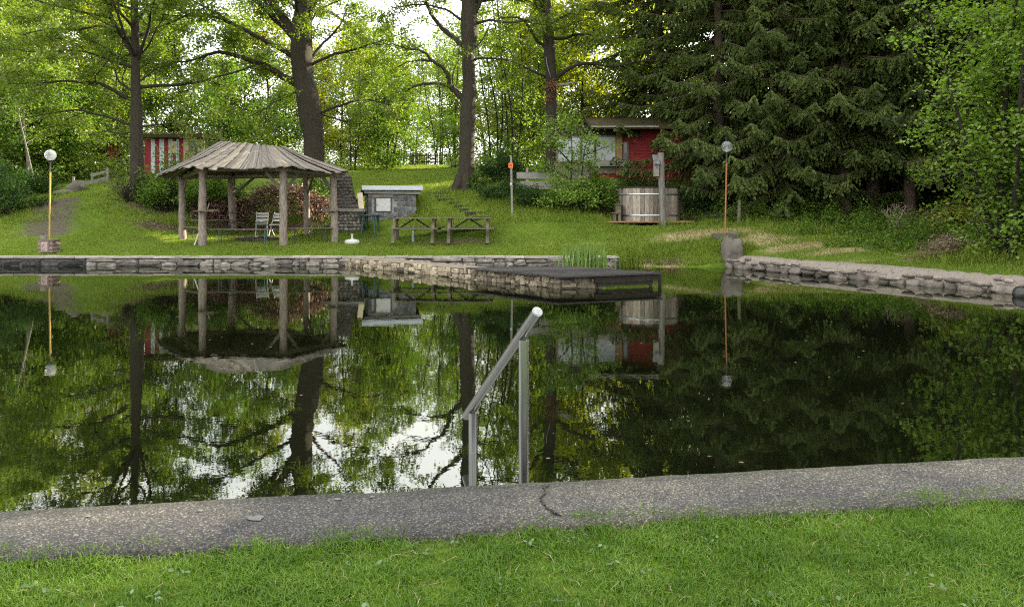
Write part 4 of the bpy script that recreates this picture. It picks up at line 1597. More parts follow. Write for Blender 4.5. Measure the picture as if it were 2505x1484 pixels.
# nest box pole
Y = 25.9
x0, x1 = X_(1622, Y), X_(1615, Y)
n = NM()
z0, z1 = gz(x0, Y), at(0, 374, Y)[2]
k = 10
zz = np.linspace(z0 - .15, z1, k)
n.tube(np.stack([np.linspace(x0, x1, k) + rng.normal(size=k) * .006, np.full(k, Y), zz], 1), np.linspace(.098, .112, k) * (1 + rng.normal(size=k) * .02), 14, rough=.02)
tag(n.build('wooden_pole', rough_mat('grey_log', (.10, .092, .078), (.23, .215, .19), 4, (5, 5, .8), bump=.6, dist=.015, island=0), smooth=True, loc=(x0, Y, z0)), 'thick grey debarked log pole standing in front of the hot tub', 'pole')
nb = thing('nest_box', 'narrow wooden nest box with sloping roof fixed to the log pole', 'nest box', (X_(1603, Y), Y - .03, at(0, 406, Y)[2]))
n = NM()
xa, xb = X_(1598.5, Y), X_(1609, Y)
za, zb_, zc = at(0, 432, Y)[2], at(0, 399, Y)[2], at(0, 381, Y)[2]
n.hexa([(xa, Y - .16, za), (xb, Y - .16, za), (xb, Y + .08, za), (xa, Y + .08, za), (xa, Y - .16, zb_), (xb, Y - .16, zb_), (xb, Y + .08, zc - .02), (xa, Y + .08, zc - .02)])
n.build('box_wall', M['wood_silver'], nb)
n = NM()
n.hexa([(xa - .03, Y - .23, zb_ - .06), (xb + .02, Y - .23, zb_ - .06), (xb + .02, Y + .10, zc), (xa - .03, Y + .10, zc), (xa - .03, Y - .23, zb_ - .03), (xb + .02, Y - .23, zb_ - .03), (xb + .02, Y + .10, zc + .035), (xa - .03, Y + .10, zc + .035)])
n.build('box_roof', M['stone_grey'], nb)
n = NM()
n.tube([((xa + xb) / 2, Y - .166, zb_ - .16), ((xa + xb) / 2, Y - .158, zb_ - .16)], .022, 12)
n.build('entrance_hole', M['black_wet'], nb)
n = NM()
n.box((xb + .02, Y - .0, (za + zb_) / 2), (.04, .06, .5))
n.build('batten', M['wood_dark'], nb)

# mossy stake
x, Y = X_(1807, 25.6), 25.6
n = NM()
n.tube([(x, Y, gz(x, Y) - .1), (x + .02, Y, at(0, 489, Y)[2])], [.06, .052], 9, rough=.05)
tag(n.build('wooden_stake', rough_mat('mossy_stake', (.06, .065, .035), (.15, .15, .09), 7), loc=(x, Y, gz(x, Y))), 'short mossy stake in the weeds behind the orange lamp', 'stake')

# ------------------------------------------------------------------ red cabin
Y = 31.0
cz0 = at(0, 430, Y)[2]
xl, xr = X_(1360, Y), X_(1700, Y)
cab = thing('red_cabin', 'red weatherboarded cabin with pale veranda panels half hidden behind shrubs and spruce', 'cabin', ((xl + xr) / 2, Y + 2, cz0))
zt = at(0, 312, Y)[2]
n = NM()
n.box(((xl + xr) / 2, Y + 2.1, (cz0 + zt) / 2 - .3), (xr - xl, 4, zt - cz0 + .6))
n.build('wall', M['red_paint'], cab)
n = NM()
bx0 = X_(1537, Y)
z = cz0 - .2
while z < zt:
    n.hexa([(bx0, Y + .06, z), (xr, Y + .06, z), (xr, Y + .095, z), (bx0, Y + .095, z), (bx0, Y + .085, z + .15), (xr, Y + .085, z + .15), (xr, Y + .098, z + .15), (bx0, Y + .098, z + .15)])
    z += .135
n.build('siding', M['red_paint'], cab)
def pane(px0, px1, py0, py1, m, nm='window_panel', split=None):
    x0, x1 = X_(px0, Y), X_(px1, Y)
    z1, z0 = at(0, py0, Y)[2], at(0, py1, Y)[2]
    n = NM()
    n.box(((x0 + x1) / 2, Y + .055, (z0 + z1) / 2), (x1 - x0, .05, z1 - z0))
    if split:
        zs = at(0, split, Y)[2]
        n.box(((x0 + x1) / 2, Y + .027, zs), (x1 - x0 - .02, .006, .025))
    o = n.build(nm, m, cab)
    n = NM()
    for a in (x0 - .03, x1 + .03):
        n.box((a, Y + .045, (z0 + z1) / 2), (.055, .09, z1 - z0 + .1))
    for b in (z0 - .03, z1 + .03):
        n.box(((x0 + x1) / 2, Y + .046, b), (x1 - x0, .085, .055))
    n.build('frame', M['wood_bench'], o)
    return o
pane(1364, 1418, 336, 394, M['pane_pale'], split=368)
pane(1424, 1453, 336, 394, M['pane_pale'], split=366)
pane(1458, 1505, 335, 392, M['pane_pale'], split=366)
pane(1526, 1533.5, 350, 393, M['glass_dark'], 'narrow_window')
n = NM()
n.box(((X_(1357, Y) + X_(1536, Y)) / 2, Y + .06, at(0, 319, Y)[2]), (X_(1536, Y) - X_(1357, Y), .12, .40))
n.build('eave_shade_board', M['wood_dark'], cab)  # dark board added for the eave's shadow above the windows
n = NM()
n.box(((X_(1357, Y) + X_(1536, Y)) / 2, Y + .07, at(0, 412, Y)[2]), (X_(1536, Y) - X_(1357, Y), .10, .42))
n.build('parapet_board', M['wood_bench'], cab)
n = NM()
n.box((X_(1514, Y), Y + .02, (zt + cz0) / 2), (X_(1522, Y) - X_(1508, Y), .12, zt - cz0))
n.build('corner_post', M['wood_brown'], cab)
n = NM()
n.box((X_(1490, Y), Y - .12, at(0, 400, Y)[2]), (X_(1541, Y) - X_(1440, Y), .05, .23))
n.build('sill_board', M['wood_silver'], cab)
n = NM()
x0, x1 = X_(1440, Y), xr + .3
z1, z2 = at(0, 309, Y - .9)[2], at(0, 309, Y - .9)[2] + .55
n.hexa([(x0, Y - .9, z1 - .1), (x1, Y - .9, z1 - .1), (x1, Y + 2.1, z2), (x0, Y + 2.1, z2), (x0, Y - .9, z1 + .04), (x1, Y - .9, z1 + .04), (x1, Y + 2.1, z2 + .14), (x0, Y + 2.1, z2 + .14)])
n.hexa([(x0, Y + 2.1, z2), (x1, Y + 2.1, z2), (x1, Y + 5, z1 - .1), (x0, Y + 5, z1 - .1), (x0, Y + 2.1, z2 + .14), (x1, Y + 2.1, z2 + .14), (x1, Y + 5, z1 + .04), (x0, Y + 5, z1 + .04)])
ro = n.build('roof', M['moss_roof'], cab)
n = NM()
n.box(((x0 + X_(1600, Y)) / 2, Y - .93, z1 - .02), (X_(1600, Y) - x0, .05, .06))
n.build('gutter', M['wood_silver'], ro)

# grey plank fence in front of the cabin
Y = 28.8
fe = thing('plank_fence', 'low fence of two wide grey planks below the red cabin', 'fence', (X_(1330, Y), Y, gz(X_(1330, Y), Y)))
n = NM()
for y0, y1 in ((422, 437), (444, 463)):
    zc = at(0, (y0 + y1) / 2, Y)[2]
    n.box((X_(1352, Y), Y, zc), (X_(1440, Y) - X_(1264, Y), .04, (y1 - y0) * Y / F), jit=.006)
n.build('plank', M['wood_silver'], fe)
for px in (1289, 1370, 1430):
    n = NM()
    x = X_(px, Y)
    n.box((x, Y + .07, (gz(x, Y) + at(0, 418, Y)[2]) / 2), (.09, .09, at(0, 416, Y)[2] - gz(x, Y) + .2))
    n.build('post', M['wood_silver'], fe)

# ------------------------------------------------------------------ striped shed
Y = 33.4
sx0, sx1 = X_(355, Y), X_(500, Y)
sz1 = at(0, 340, Y)[2]
sz0 = gz(X_(430, Y), Y) - .2
sh = thing('striped_shed', 'small shed painted in red and white stripes under a mossy flat roof', 'shed', ((sx0 + sx1) / 2, Y + 1, sz0))
n = NM()
n.box(((sx0 + sx1) / 2, Y + 1.03, (sz0 + sz1) / 2), (sx1 - sx0 - .04, 2, sz1 - sz0))
n.build('wall', M['wood_dark'], sh)
zx = lambda z: (480 + z / 3.2115) * .7165
strp = [(45, 70, 'r'), (71, 114, 'r'), (115, 160, 'w'), (161, 206, 'r'), (207, 259, 'w'), (260, 306, 'r'), (307, 352, 'w'), (353, 391, 'r'), (392, 424, 'w'), (425, 470, 'r'), (471, 492, 'c'), (660, 700, 'c')]
for kind, mt, nm in (('r', 'stripe_red', 'red_board'), ('w', 'stripe_white', 'white_board'), ('c', 'cream', 'cream_board')):
    n = NM()
    for a, b, c in strp:
        if c == kind:
            x0, x1 = X_(zx(a), Y), X_(zx(b), Y)
            n.box(((x0 + x1) / 2, Y + .0, (sz0 + sz1) / 2), (x1 - x0 - .004, .05, sz1 - sz0), jit=.004)
    n.build(nm, M[mt], sh)
n = NM()
zz = lambda z: at(0, (440 + z / 3.2115) * .7165, Y)[2]
def shb(a, b, c, d, off, m, nm, par):
    n = NM()
    x0, x1, z1, z0 = X_(zx(a), Y), X_(zx(b), Y), zz(c), zz(d)
    n.box(((x0 + x1) / 2, Y - off, (z0 + z1) / 2), (x1 - x0, .04, z1 - z0))
    return n.build(nm, M[m], par)
shb(318, 408, 140, 272, .05, 'white_paint', 'board_frame', sh)
shb(325, 400, 150, 264, .062, 'cream', 'cream_panel', sh)
n = NM()
for i in range(5):
    a = 493 + i * 34
    x0, x1 = X_(zx(a), Y), X_(zx(a + 33), Y)
    n.box(((x0 + x1) / 2, Y, (zz(246) + sz0) / 2), (x1 - x0, .05, zz(246) - sz0), jit=.004)
n.build('green_board', M['pale_green'], sh)
wf = shb(520, 640, 118, 240, .0, 'glass_dark', 'window_pane', sh)
for a, b in ((493, 530), (630, 660)):
    n = NM()
    x0, x1 = X_(zx(a), Y), X_(zx(b), Y)
    n.box(((x0 + x1) / 2, Y - .02, (zz(110) + zz(245)) / 2), (x1 - x0, .07, zz(110) - zz(245)))
    n.build('window_jamb', M['cream'], sh)
n = NM()
x0, x1 = X_(368, Y), X_(505, Y)
n.hexa([(x0 - .25, Y - .45, sz1 + .02), (x1, Y - .45, sz1 + .02), (x1, Y + 2.3, sz1 + .12), (x0 - .25, Y + 2.3, sz1 + .12), (x0 - .25, Y - .45, sz1 + .16), (x1, Y - .45, sz1 + .16), (x1, Y + 2.3, sz1 + .26), (x0 - .25, Y + 2.3, sz1 + .26)])
ro = n.build('roof', M['moss_roof'], sh)
n = NM()
C = np.stack([rng.uniform(x0 - .25, x1, 2600), Y - .45 + rng.exponential(.35, 2600), sz1 + .17 + rng.exponential(.02, 2600)], 1)
n.leaves(C, .05, up=.5)
n.build('moss', M['moss'], ro)['kind'] = 'stuff'

# small red hut glimpsed through the left-hand trees
Y = 40.0
x0, x1 = X_(228, Y), X_(268, Y)
z0, z1 = gz(X_(250, Y), Y), at(0, 352, Y)[2]
rh = thing('red_hut', 'dark red hut glimpsed behind the trees and the sloping grey rails', 'hut', ((x0 + x1) / 2, Y, z0))
n = NM()
n.box(((x0 + x1) / 2, Y + .7, (z0 + z1) / 2), (x1 - x0, 1.4, z1 - z0))
n.build('wall', M['red_paint'], rh)
n = NM()
n.hexa([(x0 - .2, Y - .3, z1), (x1 + .2, Y - .3, z1), (x1 + .2, Y + 1.7, z1 + .1), (x0 - .2, Y + 1.7, z1 + .1), (x0 - .2, Y - .3, z1 + .1), (x1 + .2, Y - .3, z1 + .1), (x1 + .2, Y + 1.7, z1 + .2), (x0 - .2, Y + 1.7, z1 + .2)])
n.build('roof', M['moss_roof'], rh)

# sloping grey rails on the left bank
Y = 33.5
rl = thing('plank_railing', 'grey plank railing climbing the bank left of the big oak trunk', 'railing', (X_(220, Y), Y, gz(X_(220, Y), Y)))
for (a, b, c, d, w_) in ((222, 431, 268, 417, .12), (226, 447, 268, 434, .17), (176, 446, 222, 447, .16)):
    n = NM()
    n.beam(at(a, b, Y), at(c, d, Y + .2), .04, w_, up=(0, 0, 1))
    n.build('rail', M['wood_silver'], rl)
for px, yt in ((178, 437), (224, 428), (262, 416)):
    n = NM()
    x = X_(px, Y)
    n.box((x, Y + .06, (gz(x, Y) + at(0, yt, Y)[2]) / 2), (.08, .08, at(0, yt, Y)[2] - gz(x, Y) + .2))
    n.build('post', M['wood_silver'], rl)
# tan panel fence at far left
Y = 35.0
tf = thing('panel_fence', 'weathered tan board fence half hidden at the edge of the left trees', 'fence', (X_(20, Y), Y, gz(X_(20, Y), Y)))
n = NM()
for i in range(16):
    x = X_(-30, Y) + i * .125
    n.box((x, Y, at(0, 447, Y)[2]), (.12, .03, .85), jit=.004)
n.build('board', M['wood_brown'], tf)
for px in (-25, 25):
    n = NM()
    n.box((X_(px, Y), Y - .06, at(0, 446, Y)[2]), (.1, .08, 1.1))
    n.build('post', M['wood_dark'], tf)
n = NM()
n.beam(at(25, 440, Y - .07), at(52, 440, Y - .07), .04, .05)
n.build('rail', M['wood_silver'], tf)

# boulders on the left bank
for px, py, Y, r, label in ((183, 461, 31.6, (.34, .3, .24), 'rounded pale boulder on top of the left bank below the plank railing'), (155, 466, 31.2, (.45, .3, .13), 'flat stone slab lying on the bank behind the yellow lamp pole'), (200, 465, 31.8, (.25, .25, .17), 'small dark boulder right beside the rounded pale boulder')):
    n = NM()
    x = X_(px, Y)
    n.ball((x, Y, gz(x, Y) + r[2] * .45), r, 18, rough=.3, seed=px * .1)
    tag(n.build('bank_boulder', M['boulder'], smooth=True, loc=(x, Y, gz(x, Y))), label, 'boulder')

# right edge: blue-grey rock and black outlet
n = NM()
c = gpt(2502, 18.3)
n.ball(c + (0.05, .2, .14), (.40, .3, .30), 20, rough=.2, seed=8.1, fr=.9, box=.65)
tag(n.build('bank_rock', M['bluegrey'], smooth=True, loc=tuple(c)), 'blue grey rock half hidden in tall grass on the right bank', 'rock')
n = NM()
c = at(2500, 728, 14.95)
n.ball((c[0], c[1], .06), (.17, .15, .15), 16, rough=.25, seed=1.7)
ot = thing('water_outlet', 'black wet outlet with a trickle of water at the foot of the sloping wall', 'outlet', (c[0], c[1], 0))
n.build('outlet_lump', M['black_wet'], ot, smooth=True)
n = NM()
n.tube([(c[0] + .0, c[1] - .15, .12), (c[0] - .01, c[1] - .19, .07), (c[0] - .015, c[1] - .2, -.02)], [.012, .016, .02], 8)
n.build('trickle', M['white_plastic'], ot)

# picket fence on the horizon
Y = 53.0
pf = thing('picket_fence', 'dark picket fence at the far end of the sunlit upper lawn', 'fence', (X_(1045, Y), Y, gz(X_(1045, Y), Y)))
n = NM()
x = X_(1003, Y)
while x < X_(1100, Y):
    z0 = gz(x, Y)
    n.box((x, Y, z0 + .38 + rng.normal() * .02), (.05, .03, .95), jit=.004)
    x += .125
n.build('picket', M['wood_dark'], pf)
n = NM()
for f in (.25, .70):
    n.beam((X_(1003, Y), Y + .03, gz(X_(1003, Y), Y) + f), (X_(1100, Y), Y + .03, gz(X_(1100, Y), Y) + f), .04, .07)
n.build('rail', M['wood_dark'], pf)

# earth steps up the bank
n = NM()
stp = thing('bank_steps', 'worn grassy log steps up the bank beside the tall bare oak trunk', 'steps', (X_(1125, 28.5), 28.5, gz(X_(1125, 28.5), 28.5)))
for i in range(8):
    f = i / 7
    px, Y = 1185 - 112 * f, 27.0 + 3.2 * f
    x = X_(px, Y)
    z = gz(x, Y)
    n = NM()
    w_ = rng.uniform(.36, .52)
    n.beam((x - w_, Y - .05, z - .01), (x + w_, Y + .05, z - .005), .10, .09, jit=.02)
    n.build('tread_log', M['wood_dark'], stp)
# ------------------------------------------------------------------ trees
def rdir():
    return nrm(rng.normal(size=3))


def wander(p, d, L, n, wob, lift):
    pts = [np.array(p, float)]
    d = nrm(d)
    for i in range(n):
        d = nrm(d + rng.normal(size=3) * wob + np.array((0, 0, lift)))
        pts.append(pts[-1] + d * L / n)
    return np.array(pts)


class Tree:
    def __init__(s):
        s.wood = NM()
        s.A = []
        s.S = [[], [], [], []]

    def seg(s, pts, r0, r1):
        n = len(pts)
        r = np.linspace(r0, r1, n)
        for i in range(n - 1):
            s.S[0].append(pts[i]); s.S[1].append(pts[i + 1]); s.S[2].append(r[i]); s.S[3].append(r[i + 1])

    def limb(s, pts, rad, k=8, sm=3, jit=.0, rough=.03):
        pts = np.asarray(pts, float)
        rad = np.broadcast_to(np.asarray(rad, float), (len(pts),))
        n = len(pts)
        q = np.linspace(0, n - 1, (n - 1) * sm + 1)
        P = np.stack([np.interp(q, range(n), pts[:, i]) for i in range(3)], 1)
        if sm > 1 and n > 2:
            for _ in range(2):
                P[1:-1] = .25 * P[:-2] + .5 * P[1:-1] + .25 * P[2:]
        if jit:
            P[1:] += rng.normal(size=(len(P) - 1, 3)) * jit
        R = np.interp(q, range(n), rad)
        s.wood.tube(P, R, k, rough=rough)
        return P, R

    def dress(s, P, R, per_m=2.0, t0=.25, len2=2.2, n3=8, len3=.7, lift=.05, flat=.5, nofill=0.0):
        """side branches and twigs along a limb"""
        L = np.r_[0, np.cumsum(np.linalg.norm(np.diff(P, axis=0), axis=1))]
        tot = L[-1]
        cnt = max(1, int(tot * (1 - t0) * per_m))
        for i in range(cnt):
            f = t0 + (1 - t0) * (i + rng.random()) / cnt
            p = np.array([np.interp(f * tot, L, P[:, k]) for k in range(3)])
            r = np.interp(f * tot, L, R)
            j = min(len(P) - 2, int(f * (len(P) - 1)))
            t = nrm(P[j + 1] - P[j])
            o = rdir()
            o = nrm(o - t * np.dot(o, t))
            o[2] *= flat
            d = t * rng.uniform(.3, .8) + o * rng.uniform(.6, 1.1)
            l2 = len2 * rng.uniform(.45, 1.1) * (1 - .35 * f)
            r2 = min(r * .55, .012 + l2 * .012)
            q = wander(p, d, l2, 5, .2, lift * rng.uniform(-.6, 1))
            s.seg(q, r2, .005)
            m3 = max(2, int(n3 * l2 / len2 * rng.uniform(.7, 1.2)))
            for k in range(m3):
                g = rng.uniform(.2, 1)
                x = g * 5
                a = int(min(4, x))
                b = q[a] + (q[a + 1] - q[a]) * (x - a)
                o = rdir()
                o[2] *= .6
                e = wander(b, nrm(q[a + 1] - q[a]) * .6 + o, len3 * rng.uniform(.4, 1.1), 2, .25, .05)
                s.seg(e, .006, .003)
                s.A += [e[1], e[2]]
            s.A.append(q[-1])
        return s

    def finish(s, root, bark, leaf, n_leaf, size, spread=.16, flat=.7, up=.35, ov=False, wood_name='trunk', crown=True, k=3, asp=.62, smooth=True):
        if s.S[0]:
            s.wood.segs(np.array(s.S[0]), np.array(s.S[1]), np.array(s.S[2]), np.array(s.S[3]), k)
        s.wood.build(wood_name, bark, root, smooth=smooth)
        if crown and s.A:
            A = np.array(s.A)
            C = np.repeat(A, n_leaf, axis=0)
            C = C + rng.normal(size=C.shape) * spread * np.array((1, 1, flat))
            n = NM()
            n.leaves(C, size * rng.uniform(.6, 1.3, len(C)), up=up, ov=ov, asp=asp)
            n.build('crown', leaf, root)
            return len(C)


def px3(pts, Y, dy0=0.0, dy1=0.0):
    n = len(pts)
    out = []
    for i, p in enumerate(pts):
        y = Y + dy0 + (dy1 - dy0) * i / max(1, n - 1)
        out.append(at(p[0], p[1], y))
    return np.array(out)


def oak(label, Y, trunk, limbs, leaf, n_leaf=8, extra=8, extra_z=(4.5, 11), per_m=2.0, len2=2.0, tops=4, size=.135, base=None, ext_len=(3.5, 6), t0=.22):
    """trunk: [(px,py,diameter px)], limbs: [([(px,py)...], d0 px, d1 px, dY)]"""
    T = px3(trunk, Y)
    s = Y / F
    b = np.array((T[0][0], Y, T[0][2]))
    root = thing('oak_tree', label, 'tree', tuple(b), 'big old oaks on the bank')
    t = Tree()
    rad = np.array([p[2] for p in trunk]) * s / 2
    P, R = t.limb(T, rad, 16, 5, 0, .03)
    # root flare
    for a in np.arange(7) * .9 + .3:
        e = np.array((math.cos(a), math.sin(a), 0)) * rad[0]
        t.wood.tube([b + e * .45 + (0, 0, .7), b + e * .85 + (0, 0, .25), b + e * 1.5 + (0, 0, -.12)], [rad[0] * .35, rad[0] * .36, rad[0] * .2], 8, rough=.05)
    for pts, d0, d1, dY in limbs:
        q = px3(pts, Y, 0, dY)
        r = np.linspace(d0, d1, len(q)) * s / 2
        lp, lr = t.limb(q, r, 8, 4, .012, .05)
        t.dress(lp, lr, per_m, t0, len2, 8, .65)
    for i in range(extra):
        z = rng.uniform(*extra_z)
        k = int(np.argmin(abs(P[:, 2] - HC - z)))
        a = (i + rng.random() * .6) * 2 * PI / extra
        d = np.array((math.cos(a) * .7, math.sin(a), rng.uniform(.05, .6)))
        q = wander(P[k], d, rng.uniform(*ext_len), 6, .16, .02)
        lp, lr = t.limb(q, np.linspace(min(R[k] * .45, .11), .02, 7), 7, 2, .01)
        t.dress(lp, lr, per_m, .25, len2, 8, .65)
    for i in range(tops):
        a = (i + rng.random()) * 2 * PI / tops
        q = wander(P[-1] - (0, 0, rng.uniform(0, 1.5)), (math.cos(a) * .8, math.sin(a) * .8, .8), rng.uniform(3, 5), 6, .15, .05)
        lp, lr = t.limb(q, np.linspace(R[-1] * .7, .02, 7), 7, 2, .01)
        t.dress(lp, lr, per_m * .9, .2, len2, 8, .65)
    t.finish(root, M['bark'], M[leaf], int(n_leaf * 1.45), size * .86, spread=.135, flat=.8)
    return root


oak('slender oak with low spreading limbs left of the striped shed', 29.5,
    [(337, 484, 46), (336, 440, 34), (335, 405, 31), (333, 330, 30), (334, 250, 24), (331, 190, 21), (332, 130, 19), (330, 60, 18), (328, 0, 17), (326, -130, 14), (330, -260, 9)],
    [([(331, 140), (314, 112), (300, 92), (284, 72), (270, 40), (255, -20)], 14, 7, .6),
     ([(300, 90), (284, 62), (270, 43), (235, 38), (203, 32), (150, 18), (85, 0), (20, -10)], 9, 3, -1.0),
     ([(312, 242), (281, 222), (243, 203), (205, 203), (170, 198), (90, 203), (20, 205)], 11, 2, -1.5),
     ([(330, 225), (300, 210), (285, 190), (280, 165)], 7, 2, 1),
     ([(326, 310), (290, 293), (243, 282), (195, 268), (160, 272), (115, 278), (60, 290)], 7, 2, -.8),
     ([(334, 318), (300, 330), (260, 318), (220, 330)], 5, 2, 1.0),
     ([(340, 200), (358, 187), (385, 165), (420, 160)], 7, 2, 1.2),
     ([(345, 312), (380, 305), (420, 300), (470, 310), (510, 325)], 5, 1.5, -.6),
     ([(335, 140), (362, 116), (378, 81), (397, 49), (405, 10)], 5, 2, -.8),
     ([(331, 60), (350, 30), (380, 0), (420, -40)], 9, 3, .8),
     ([(331, 100), (250, 60), (190, 75), (120, 70), (60, 85), (0, 80)], 7, 2, 1.4),
     ([(331, 170), (250, 140), (180, 120), (100, 130), (30, 120)], 6, 2, -1.8)],
    'leaf_oak', n_leaf=20, extra=12)

oak('massive oak with thick leaning trunk and knotted burr rising behind the gazebo roof', 33.0,
    [(771, 480, 66), (769, 430, 52), (768, 387, 49), (768, 338, 48), (760, 290, 57), (754, 243, 56), (743, 200, 51), (738, 150, 53), (737, 100, 52), (738, 60, 48), (743, 27, 42), (745, 0, 40), (748, -120, 30), (742, -240, 18)],
    [([(722, 90), (700, 55), (687, 35), (668, 12), (650, -20), (640, -80)], 25, 14, .5),
     ([(732, 60), (728, 20), (735, -20), (720, -90)], 20, 10, .8),
     ([(722, 205), (700, 192), (682, 181), (658, 165), (633, 154), (610, 148), (573, 135), (535, 126), (497, 138), (465, 150), (414, 152), (378, 162)], 20, 2, -2.0),
     ([(720, 143), (700, 128), (685, 119), (647, 100), (609, 78), (554, 51), (511, 38), (489, 39), (440, 40), (392, 35)], 14, 3, -1.2),
     ([(560, 55), (540, 40), (511, 22), (467, 0), (430, -30)], 6, 3, .6),
     ([(784, 276), (810, 265), (839, 257), (866, 246), (906, 243), (960, 258), (1000, 270)], 8, 2, -1.0),
     ([(784, 280), (825, 292), (870, 305), (920, 300)], 4, 1.5, .6),
     ([(758, 150), (785, 110), (814, 84), (836, 57), (850, 20)], 8, 3, 1.0),
     ([(758, 60), (770, 35), (790, 18), (814, 8), (850, -5)], 5, 2, -.6),
     ([(760, 160), (810, 135), (855, 124), (896, 113), (950, 95), (990, 80)], 8, 2, -1.4),
     ([(735, 220), (690, 240), (640, 270), (600, 290)], 5, 2, -1.8)],
    'leaf_oak', n_leaf=20, extra=13, extra_z=(6.5, 12), t0=.26, per_m=2.2)

oak('tall oak with straight furrowed trunk and bare crooked limb above the grass steps', 31.0,
    [(1138, 470, 56), (1139, 440, 42), (1141, 392, 38), (1143, 330, 37), (1144, 270, 37), (1148, 216, 33), (1146, 170, 31), (1144, 135, 31), (1146, 108, 35), (1148, 81, 42), (1147, 50, 40), (1146, 0, 34), (1150, -120, 24), (1156, -240, 14)],
    [([(1134, 246), (1124, 232), (1115, 224), (1096, 208)], 16, 15, .1),
     ([(1098, 209), (1069, 204), (1042, 205), (1017, 208), (990, 225)], 9, 4, -.6),
     ([(1097, 210), (1100, 198), (1093, 178), (1079, 162), (1058, 151), (1044, 132), (1025, 122), (993, 119), (960, 108), (920, 110)], 13, 2, -.9),
     ([(1060, 152), (1033, 146), (996, 151), (979, 162), (950, 175)], 5, 1.5, .5),
     ([(1130, 112), (1104, 87), (1079, 68), (1066, 51), (1052, 35), (1040, 0), (1020, -40)], 14, 6, .6),
     ([(1156, 146), (1193, 142), (1225, 146), (1252, 149), (1280, 170)], 6, 2, -.7),
     ([(1158, 120), (1180, 100), (1195, 70), (1200, 40)], 5, 2, .8),
     ([(1160, 58), (1204, 49), (1254, 58), (1290, 50)], 8, 3, -1.0),
     ([(1158, 40), (1180, -10), (1210, -60)], 14, 6, .5),
     ([(1140, 60), (1090, 20), (1020, 10), (960, 20)], 7, 2, -1.5)],
    'leaf_oak', n_leaf=19, extra=10, extra_z=(8, 13), per_m=2.2, t0=.34, size=.13)

oak('oak with dead white stub and reddish shoots on its trunk beside the spruces', 31.8,
    [(1349, 440, 34), (1349, 400, 30), (1349, 330, 28), (1348, 270, 27), (1348, 189, 27), (1344, 135, 28), (1341, 81, 28), (1335, 27, 27), (1333, 0, 26), (1330, -120, 20), (1338, -230, 12)],
    [([(1362, 190), (1386, 170), (1415, 157), (1448, 155), (1478, 162), (1515, 161), (1570, 149), (1650, 149)], 11, 3, -1.8),
     ([(1355, 95), (1386, 95), (1405, 84), (1434, 84), (1475, 92), (1521, 93)], 9, 3, -1.0),
     ([(1334, 118), (1310, 97), (1299, 73), (1283, 51), (1259, 41), (1220, 45)], 10, 3, -.7),
     ([(1336, 188), (1299, 173), (1272, 160), (1248, 146), (1218, 146)], 7, 2, -1.2),
     ([(1265, 155), (1250, 130), (1240, 110)], 3, 1.5, 0),
     ([(1335, 40), (1312, 20), (1300, -30)], 10, 5, .4),
     ([(1345, 60), (1380, 40), (1420, 20), (1470, 30)], 8, 2, -1.2),
     ([(1345, 75), (1390, 65), (1420, 50), (1460, 45)], 6, 2, .8)],
    'leaf_oak', n_leaf=15, extra=9, extra_z=(7, 13), per_m=2.0, size=.13)
# dead stub, hanging strip and reddish shoots of that oak
ok4 = [o for o in COL.objects if o.name.startswith('oak_tree')][-1]
n = NM()
n.tube(px3([(1362, 209), (1385, 206), (1408, 200)], 31.8, -.1, -.4), [.06, .05, .02], 7, rough=.1)
n.tube(px3([(1336, 140), (1337, 155), (1342, 175), (1347, 190)], 31.55), [.02, .02, .016, .006], 6)
n.build('dead_stub', M['wood_silver'], ok4)
n = NM()
C = np.concatenate([px3([(1349 + rng.normal() * 9, 212 + rng.normal() * 7)], 31.5 + rng.normal() * .12) for i in range(260)] + [px3([(1344 + rng.normal() * 9, 240 + rng.normal() * 6)], 31.5 + rng.normal() * .12) for i in range(120)])
n.leaves(C, .08)
n.build('shoot_leaves', leaf_mat('red_shoot', [(.12, .05, .03), (.28, .12, .07), (.40, .22, .14)]), ok4)['kind'] = 'stuff'


# ------------------------------------------------------------------ background broadleaf kinds
def broadleaf(name, label, leaf, H, crown_lo, W, n_limb, size, n_leaf, bark='bark_twig', r0=.14, multi=1, lift=.25, per_m=1.3, spread=.26, group='trees and saplings beyond the far lawn'):
    root = thing(name, label, 'tree', (0, 0, 0), group)
    t = Tree()
    for m in range(multi):
        a = rng.uniform(0, 2 * PI)
        off = np.array((math.cos(a), math.sin(a), 0)) * (.25 if multi > 1 else 0)
        q = wander(off + (0, 0, -.2), (off[0] * .3, off[1] * .3, 1), H * rng.uniform(.85, 1), 8, .06, .12)
        P, R = t.limb(q, np.linspace(r0, .02, 9), 7, 2)
        for i in range(n_limb // multi):
            f = crown_lo + (1 - crown_lo) * (i + rng.random()) / (n_limb // multi)
            f = min(.97, f)
            k = int(f * (len(P) - 1))
            a = rng.uniform(0, 2 * PI)
            g = (f - crown_lo) / (1 - crown_lo)
            l = W * (math.sin(PI * min(1, .25 + .72 * g)) ** .7) * rng.uniform(.65, 1.1)
            d = np.array((math.cos(a), math.sin(a), lift + .5 * g))
            e = wander(P[k], d, l, 5, .16, .03)
            lp, lr = t.limb(e, np.linspace(R[k] * .5, .01, 6), 5, 1)
            t.dress(lp, lr, per_m, .2, l * .42, 6, .7)
    n = t.finish(root, M[bark], M[leaf], n_leaf, size, spread=spread, flat=.8)
    return root


